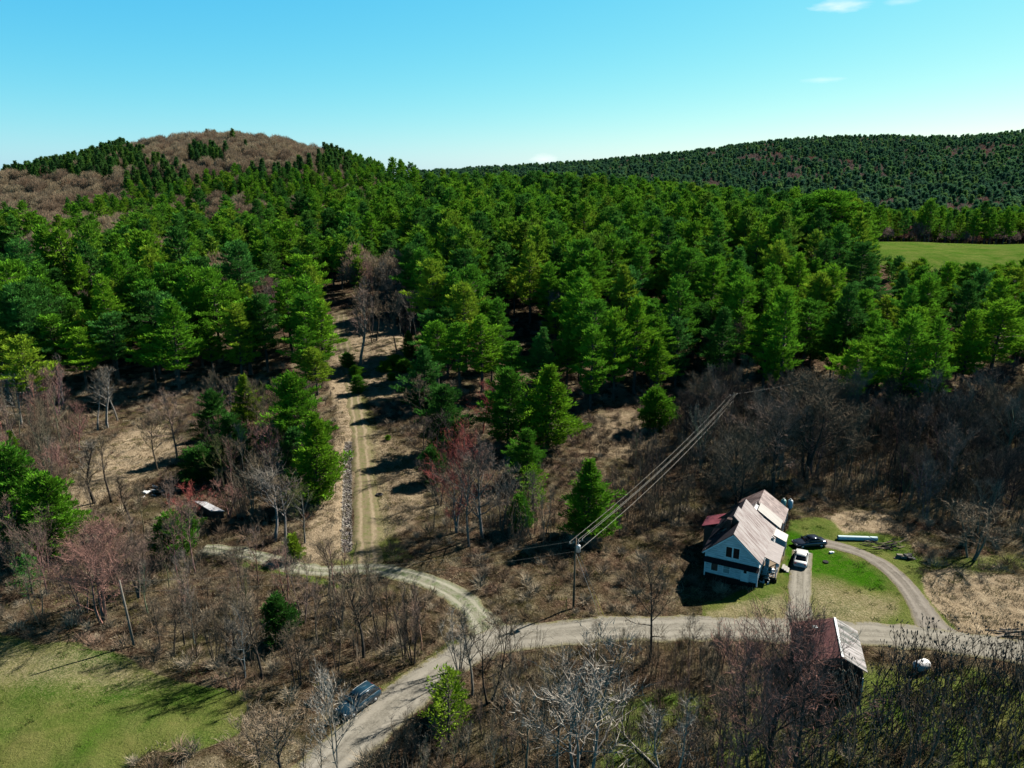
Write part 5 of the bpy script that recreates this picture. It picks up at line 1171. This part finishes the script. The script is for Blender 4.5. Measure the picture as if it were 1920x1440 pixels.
for k, off in enumerate((0, -.55)):
    a_ = ga + Vector((off, .3 * k, 0)); m_ = MB(); m_.tube([gt - Vector((0, 0, .9 * k)), a_], .012, 4); gy = m_.build('guy_wire', M_METAL, p1)
    u_ = (gt - a_).normalized(); m_ = MB(); m_.tube([a_ + u_ * .2, a_ + u_ * 3.0], .032, 6); m_.build('yellow_guard', M_YEL, gy)
mk = ground(1061, 1145); m_ = MB(); m_.tube([(0, 0, -.2), (.05, 0, 1.5)], .05, 6); o_ = m_.build('marker_post', M_YEL); o_.location = mk; tag(o_, 'thin yellow marker post left of the transformer pole', 'marker post')
p2, t2, h2 = pole(1367, 838, 736, M_POLEG, 'grey utility pole rising from the bare woods at the far end of the wires', True, (0, 0), .45)
p3, t3, h3 = pole(252, 1212, 1088, M_POLEG, 'leaning bare grey utility pole at the meadow edge', False, (-.055, 0))
p4, t4, h4 = pole(1550, 800, 697, M_POLEG, 'distant grey utility pole half hidden by crowns above the house', False)
def wire(a, b_, sag, label, group='overhead wires', r=.015):
    pts = [a.lerp(b_, k / 24) - Vector((0, 0, sag * 4 * (k / 24) * (1 - k / 24))) for k in range(25)]
    m_ = MB(); m_.tube(pts, r, 4); o_ = m_.build('overhead_wire', M_WIRE); tag(o_, label, 'wire', group)
ad = Vector((math.cos(.45), math.sin(.45), 0))
wire(t1 + ad * -.85 - Vector((0, 0, .27)), t2 + ad * -.85 - Vector((0, 0, .27)), 1.0, 'uppermost left wire between the transformer pole and the far pole')
wire(t1 + ad * .3 - Vector((0, 0, .27)), t2 + ad * .3 - Vector((0, 0, .27)), 1.15, 'middle wire between the transformer pole and the far pole')
wire(t1 + ad * .85 - Vector((0, 0, .27)), t2 + ad * .85 - Vector((0, 0, .27)), 1.0, 'outer right wire between the transformer pole and the far pole')
wire(t1 - Vector((0, 0, 1.9)), t2 - Vector((0, 0, 1.6)), 1.2, 'thicker lowest cable between the transformer pole and the far pole', r=.02)
wire(t2 - Vector((0, 0, .3)), t4 - Vector((0, 0, .2)), .5, 'single wire running right from the far utility pole', r=.012)
wire(t1 - Vector((0, 0, .35)), t3 - Vector((0, 0, .1)), 1.0, 'faint upper wire running left from the transformer pole', r=.008)
wire(t1 - Vector((0, 0, 1.7)), t3 - Vector((0, 0, 1.4)), 1.0, 'faint lower wire running left from the transformer pole', r=.008)

# ---------------------------------------------------------------- cars
def paint(name, col, rough=.3, metal=.0):
    m, t, b, o = new_mat(name); tc = t.nodes.new('ShaderNodeTexCoord').outputs['Object']
    t.links.new(ramp(t, noise(t, tc, 2.2, 4), [(.3, tuple(q * .85 for q in col)), (.7, col)]), b.inputs['Base Color']); b.inputs['Roughness'].default_value = rough; b.inputs['Metallic'].default_value = metal
    b.inputs['Coat Weight'].default_value = .5; b.inputs['Specular IOR Level'].default_value = .5; return m
M_RED = simple('tail_light', (.35, .02, .02), .3, .1, 3, spec=.5); M_LAMP = simple('lamp_glass', (.55, .56, .58), .2, .1, 3, spec=.6)
def loft(mb, st, ny=6):
    """stations (x, halfwidth low, halfwidth high, z low, z high): rounded closed hull"""
    n = None; i0 = len(mb.v)
    for x, wl, wh, zl, zh in st:
        r = min(.09, (zh - zl) * .3); P_ = [(-wl + r, zl), (wl - r, zl), (wl, zl + r), (wl, (zl + zh) * .5), (wh, zh - r), (wh - r * 1.6, zh), (0, zh + .015), (-wh + r * 1.6, zh), (-wh, zh - r), (-wl, (zl + zh) * .5), (-wl, zl + r)]
        n = len(P_); mb.v += [(x, y, z) for y, z in P_]
    for k in range(len(st) - 1):
        for j in range(n):
            a, b_ = i0 + k * n + j, i0 + k * n + (j + 1) % n; mb.f.append((a, b_, b_ + n, a + n)); mb.m.append(mb.cur)
    mb.f.append(tuple(i0 + n - 1 - j for j in range(n))); e = i0 + (len(st) - 1) * n; mb.f.append(tuple(e + j for j in range(n))); mb.m += [mb.cur] * 2
def car(name, loc, rz, mat, label, kind='sedan', hood_open=False):
    e = empty(name, loc, rz); tag(e, label, 'car', 'cars parked round the house and road'); Wd = .88
    suv = kind == 'suv'; u = .12 if suv else 0
    m_ = MB(); loft(m_, [(-2.25, .70, .66, .38, .62 + u), (-2.18, .80, .76, .28, .70 + u), (-1.6, Wd, .84, .24, .80 + u), (-.8, Wd, .86, .22, .90 + u), (.2, Wd, .87, .22, .92 + u), (1.2, Wd, .86, .23, .94 + u), (1.95, .86, .82, .26, .93 + u), (2.22, .80, .74, .34, (.86 + u)), (2.27, .72, .68, .42, .72 + u)])
    body = m_.build('body', mat, e, True)
    if suv: gst = [(-.95, .80, .72, .96, 1.02), (-.35, .80, .64, .98, 1.58), (1.5, .80, .63, .98, 1.60), (2.12, .76, .66, .98, 1.06)]; rst = [(-.42, .66, .62, 1.57, 1.63), (.4, .67, .62, 1.60, 1.69), (1.62, .66, .6, 1.58, 1.65)]
    else: gst = [(-.95, .80, .74, .84, .90), (-.15, .79, .60, .86, 1.36), (.95, .79, .59, .86, 1.36), (1.65, .78, .68, .86, .95)]; rst = [(-.22, .62, .58, 1.34, 1.39), (.4, .63, .58, 1.37, 1.43), (1.05, .62, .57, 1.34, 1.39)]
    g_ = MB(); loft(g_, gst); g_.build('window_glass', M_GLASS, e, True)
    r_ = MB(); loft(r_, rst); r_.build('roof', mat, e, True)
    pl = MB()
    for s_ in (-1, 1):
        z1 = gst[1][4] - .01; pl.tube([(gst[0][0], s_ * .77, gst[0][4]), (gst[1][0], s_ * .62, z1)], .035, 5); pl.tube([(gst[3][0], s_ * .72, gst[3][4]), (gst[2][0], s_ * .61, z1)], .045, 5); pl.tube([(.4, s_ * .795, .95 + u), (.45, s_ * .62, z1)], .03, 5)
        pl.box((-.72, s_ * .95, 1.0 + u), (.14, .18, .12))
    pl.build('pillar', mat, e)
    for x in (-1.42, 1.36):
        for s_ in (-1, 1):
            t_ = MB(); t_.tube([(x, s_ * .70, .33), (x, s_ * .74, .33), (x, s_ * .88, .33), (x, s_ * .91, .33)], [.27, .33, .33, .28], 18); ty = t_.build('wheel', M_BLACK, e, True)
            k_ = MB(); k_.tube([(x, s_ * .85, .33), (x, s_ * .925, .33)], [.20, .17], 12); k_.build('rim', M_METAL, ty, True)
    for s_ in (-1, 1):
        k_ = MB(); k_.box((-2.19, s_ * .58, .60 + u), (.12, .30, .15)); k_.build('headlight', M_LAMP, e, bevel=.03)
        k_ = MB(); k_.box((2.235, s_ * .58, .76 + u), (.1, .28, .15)); k_.build('tail_light', M_RED, e, bevel=.03)
    k_ = MB(); k_.box((2.27, 0, .46), (.16, 1.45, .2)); k_.box((-2.23, 0, .42), (.14, 1.4, .18)); k_.build('bumper', mat if kind == 'sedan' else M_BLACK, e, bevel=.04)
    k_ = MB(); k_.box((2.30, 0, .66), (.03, .46, .13)); k_.build('number_plate', M_TRIM, e)
    if suv:
        k_ = MB()
        for s_ in (-1, 1): k_.tube([(-.2, s_ * .52, 1.70), (.2, s_ * .52, 1.76), (1.3, s_ * .52, 1.75), (1.6, s_ * .52, 1.68)], .025, 5)
        k_.build('roof_rail', M_METAL, e)
    return e
gq = ground(1503, 1057); car('parked_car', (gq.x + .1, gq.y + .6, gq.z), math.atan2(.92, .42) + math.pi, paint('white_paint', (.70, .70, .68)), 'white sedan seen from behind at the top of the straight driveway')
gq = ground(1519, 1027); car('parked_car', (gq.x, gq.y + .5, gq.z), R(7), paint('slate_paint', (.035, .045, .07), .22, .3), 'dark slate blue sedan parked across behind the white one')
gq = ground(672, 1330); car('parked_car', (gq.x, gq.y + .3, gq.z + .06), math.atan2(3.6, 2.8), paint('blue_paint', (.012, .045, .075), .3, .2), 'teal blue station wagon on the gravel road behind a pale tree', 'suv')

# ---------------------------------------------------------------- yard things
gq = ground(1607, 1014); q = MB(); q.tube([(-2.7, .2, .33), (2.7, -.2, .33)], .33, 20, False); q.tube([(2.7, -.2, .33), (-2.7, .2, .33)], .29, 20, False)
o_ = q.build('culvert_pipe', simple('pale_pipe', (.52, .66, .68), .4, .08, 3), None, True); o_.location = gq; tag(o_, 'long pale blue pipe lying on the grass beyond the cars', 'pipe')
for k, (a, b_) in enumerate(((1468, 953), (1480.5, 954))):
    gq = ground(a, b_); e = empty('propane_tank', tuple(gq)); q = MB(); q.tube([(0, 0, .12), (0, 0, .25), (0, 0, 1.35), (0, 0, 1.5), (0, 0, 1.58)], [.30, .40, .40, .3, .1], 16)
    q.build('tank', simple('tank_teal', (.30, .52, .46), .4, .08) if k == 0 else simple('tank_blue_white', (.62, .68, .72), .4, .08), e, True); q = MB(); q.tube([(0, 0, 1.56), (0, 0, 1.75)], .14, 10); q.build('valve_cap', M_METAL, e); q = MB(); q.tube([(0, 0, -.1), (0, 0, .14)], .3, 12); q.build('foot_ring', M_METAL, e)
    tag(e, ['greenish upright gas tank behind the back shed', 'bluish white upright gas tank, right of the greenish one'][k], 'gas tank', 'gas tanks behind the house')
gq = ground(1726, 1260); e = empty('storage_tank', tuple(gq), .35); q = MB(); q.tube([(-.95, 0, .62), (-.8, 0, .62), (-.6, 0, .62), (.6, 0, .62), (.8, 0, .62), (.95, 0, .62)], [.12, .42, .56, .56, .42, .12], 16); q.build('tank', simple('tank_white', (.72, .70, .70), .5, .08), e, True)
q = MB(); q.box((-.5, 0, .05), (.15, .7, .3)); q.box((.5, 0, .05), (.15, .7, .3)); q.build('cradle', M_WOOD, e); q = MB(); q.tube([(0, 0, 1.15), (0, 0, 1.3)], .14, 10); q.build('lid', M_METAL, e)
tag(e, 'white rounded tank lying among the sumacs right of the barn', 'tank')
def heap(name, px, py, n, size, cols, label, cat, spread=(1.2, .8), flat=.3, seed=1):
    g_ = ground(px, py); r_ = random.Random(seed); q = MB()
    for k in range(n):
        q.cur = k % len(cols); q.box((r_.gauss(0, spread[0]), r_.gauss(0, spread[1]), .1 + r_.random() * .35), (size[0] * r_.uniform(.5, 1.2), size[1] * r_.uniform(.6, 1.4), size[2] * r_.uniform(.6, 1.3)), r_.uniform(-.5, .5), Matrix.Rotation(r_.uniform(-flat, flat), 4, 'Y'))
    o_ = q.build(name, cols); o_.location = g_; tag(o_, label, cat); return o_
heap('timber_pile', 1899, 1189, 26, (2.4, .14, .08), [M_WOOD, M_DARK, M_POLEG], 'pile of dark and grey boards beside the road at the right edge', 'timber pile', (.9, .35), .12, 3)
heap('scrap_heap', 1692, 1047, 12, (1.0, .5, .35), [M_BLACK, M_WOOD, M_BLACK, M_POLEG], 'small heap of black and pale scrap at the edge of the weeds', 'scrap heap', (.7, .3), .3, 4)
heap('junk_pile', 289, 924, 14, (.9, .5, .2), [M_TRIM, M_METAL, M_WOOD], 'pale grey junk pile left of the white roofed shed', 'junk pile', (.9, .5), .5, 5)
heap('brush_pile', 1660, 1027, 60, (1.6, .08, .06), [M_DARK, M_WOOD, M_DARK], 'long dark pile of branches behind the white pipe end', 'brush pile', (1.6, .5), .4, 6)
heap('porch_junk', 1447, 993, 10, (.5, .4, .35), [M_BLACK, M_RED, M_WOOD], 'small pile of dark things against the rear wing', 'junk pile', (.5, .5), .3, 7)
heap('foundation_junk', 1433, 1094, 9, (.4, .35, .3), [M_METAL, M_TRIM, M_DARK], 'grey odds and ends at the house corner under the porch', 'junk pile', (.35, .25), .3, 8)
gq = ground(711, 929); q = MB(); q.tube([(.45 * math.cos(a), .45 * math.sin(a), .14) for a in [k * math.pi / 8 for k in range(17)]], .14, 8); o_ = q.build('old_tyre', M_BLACK, None, True); o_.location = gq; tag(o_, 'black tyre lying on the bank beside the trail', 'tyre')
for k, (a, b_, tt) in enumerate(((627, 858, 826), (630, 925, 905), (610, 760, 738), (620, 745, 728))):
    gq = ground(a, b_); q = MB(); q.box((0, 0, .6), (.1, .1, 1.7)); o_ = q.build('fence_post', M_POLEG); o_.location = gq; o_.rotation_euler = (0, .05, .3)
    tag(o_, ['pale post standing against the tall trailside pines', 'short post at the foot of the bright leaning pine', 'weathered post at the upper left of the trail', 'weathered post nearest the upper trail edge'][k], 'post', 'old fence posts by the trail')
gq = ground(1558, 1037); q = MB(); q.box((0, 0, .12), (.5, .3, .24), .3); q.box((.35, .1, .08), (.3, .2, .16), .9); o_ = q.build('white_block', M_TRIM, None, bevel=.03); o_.location = gq; tag(o_, 'small white block lying on the lawn by the cars', 'block')
for k, (a, b_) in enumerate(((1548, 1053),)):
    gq = ground(a, b_); q = MB(); q.tube([(0, 0, -.1), (0, 0, .16)], [.42, .36], 14); o_ = q.build('tree_stump', M_DARK); o_.location = gq; tag(o_, 'low dark stump in the bright green lawn', 'stump')
# fallen trunk at the bottom
a_, b_ = ground(1150, 1370), ground(1235, 1450); q = MB(); q.tube([a_ + Vector((0, 0, .5)), a_.lerp(b_, .5) + Vector((0, 0, .25)), b_ + Vector((0, 0, .2))], [.03, .07, .10], 7)
q.tube([a_.lerp(b_, .25) + Vector((0, 0, .4)), a_.lerp(b_, .05) + Vector((.6, .5, 1.0))], [.05, .02], 5)
ctr = a_.lerp(b_, .5); o_ = q.build('fallen_trunk', simple('pale_dead_wood', (.42, .38, .32), .9, .25, 4)); tag(o_, 'pale fallen trunk among the saplings at the bottom edge', 'fallen trunk')
# things whose description is still the same are told apart by how near they stand
by = {}
for o in S.objects:
    if 'label' in o and 'category' in o and o.parent is None: by.setdefault(o['label'], []).append(o)
for lab, v in by.items():
    if len(v) < 2 or len(v) > 4: continue
    v.sort(key=lambda o: o.location.y if len(v) < 4 else o.location.x / o.location.y)
    words_ = {2: ['nearer of two', 'farther of two'], 3: ['nearest of three', 'middle of three', 'farthest of three'], 4: ['leftmost of four', 'second of four', 'third of four', 'rightmost of four']}[len(v)]
    for o, w_ in zip(v, words_):
        t_ = lab + ', ' + w_
        if len(t_.split()) > 16: t_ = t_.replace('middling ', '').replace('medium ', '')
        if len(t_.split()) <= 16: o['label'] = t_
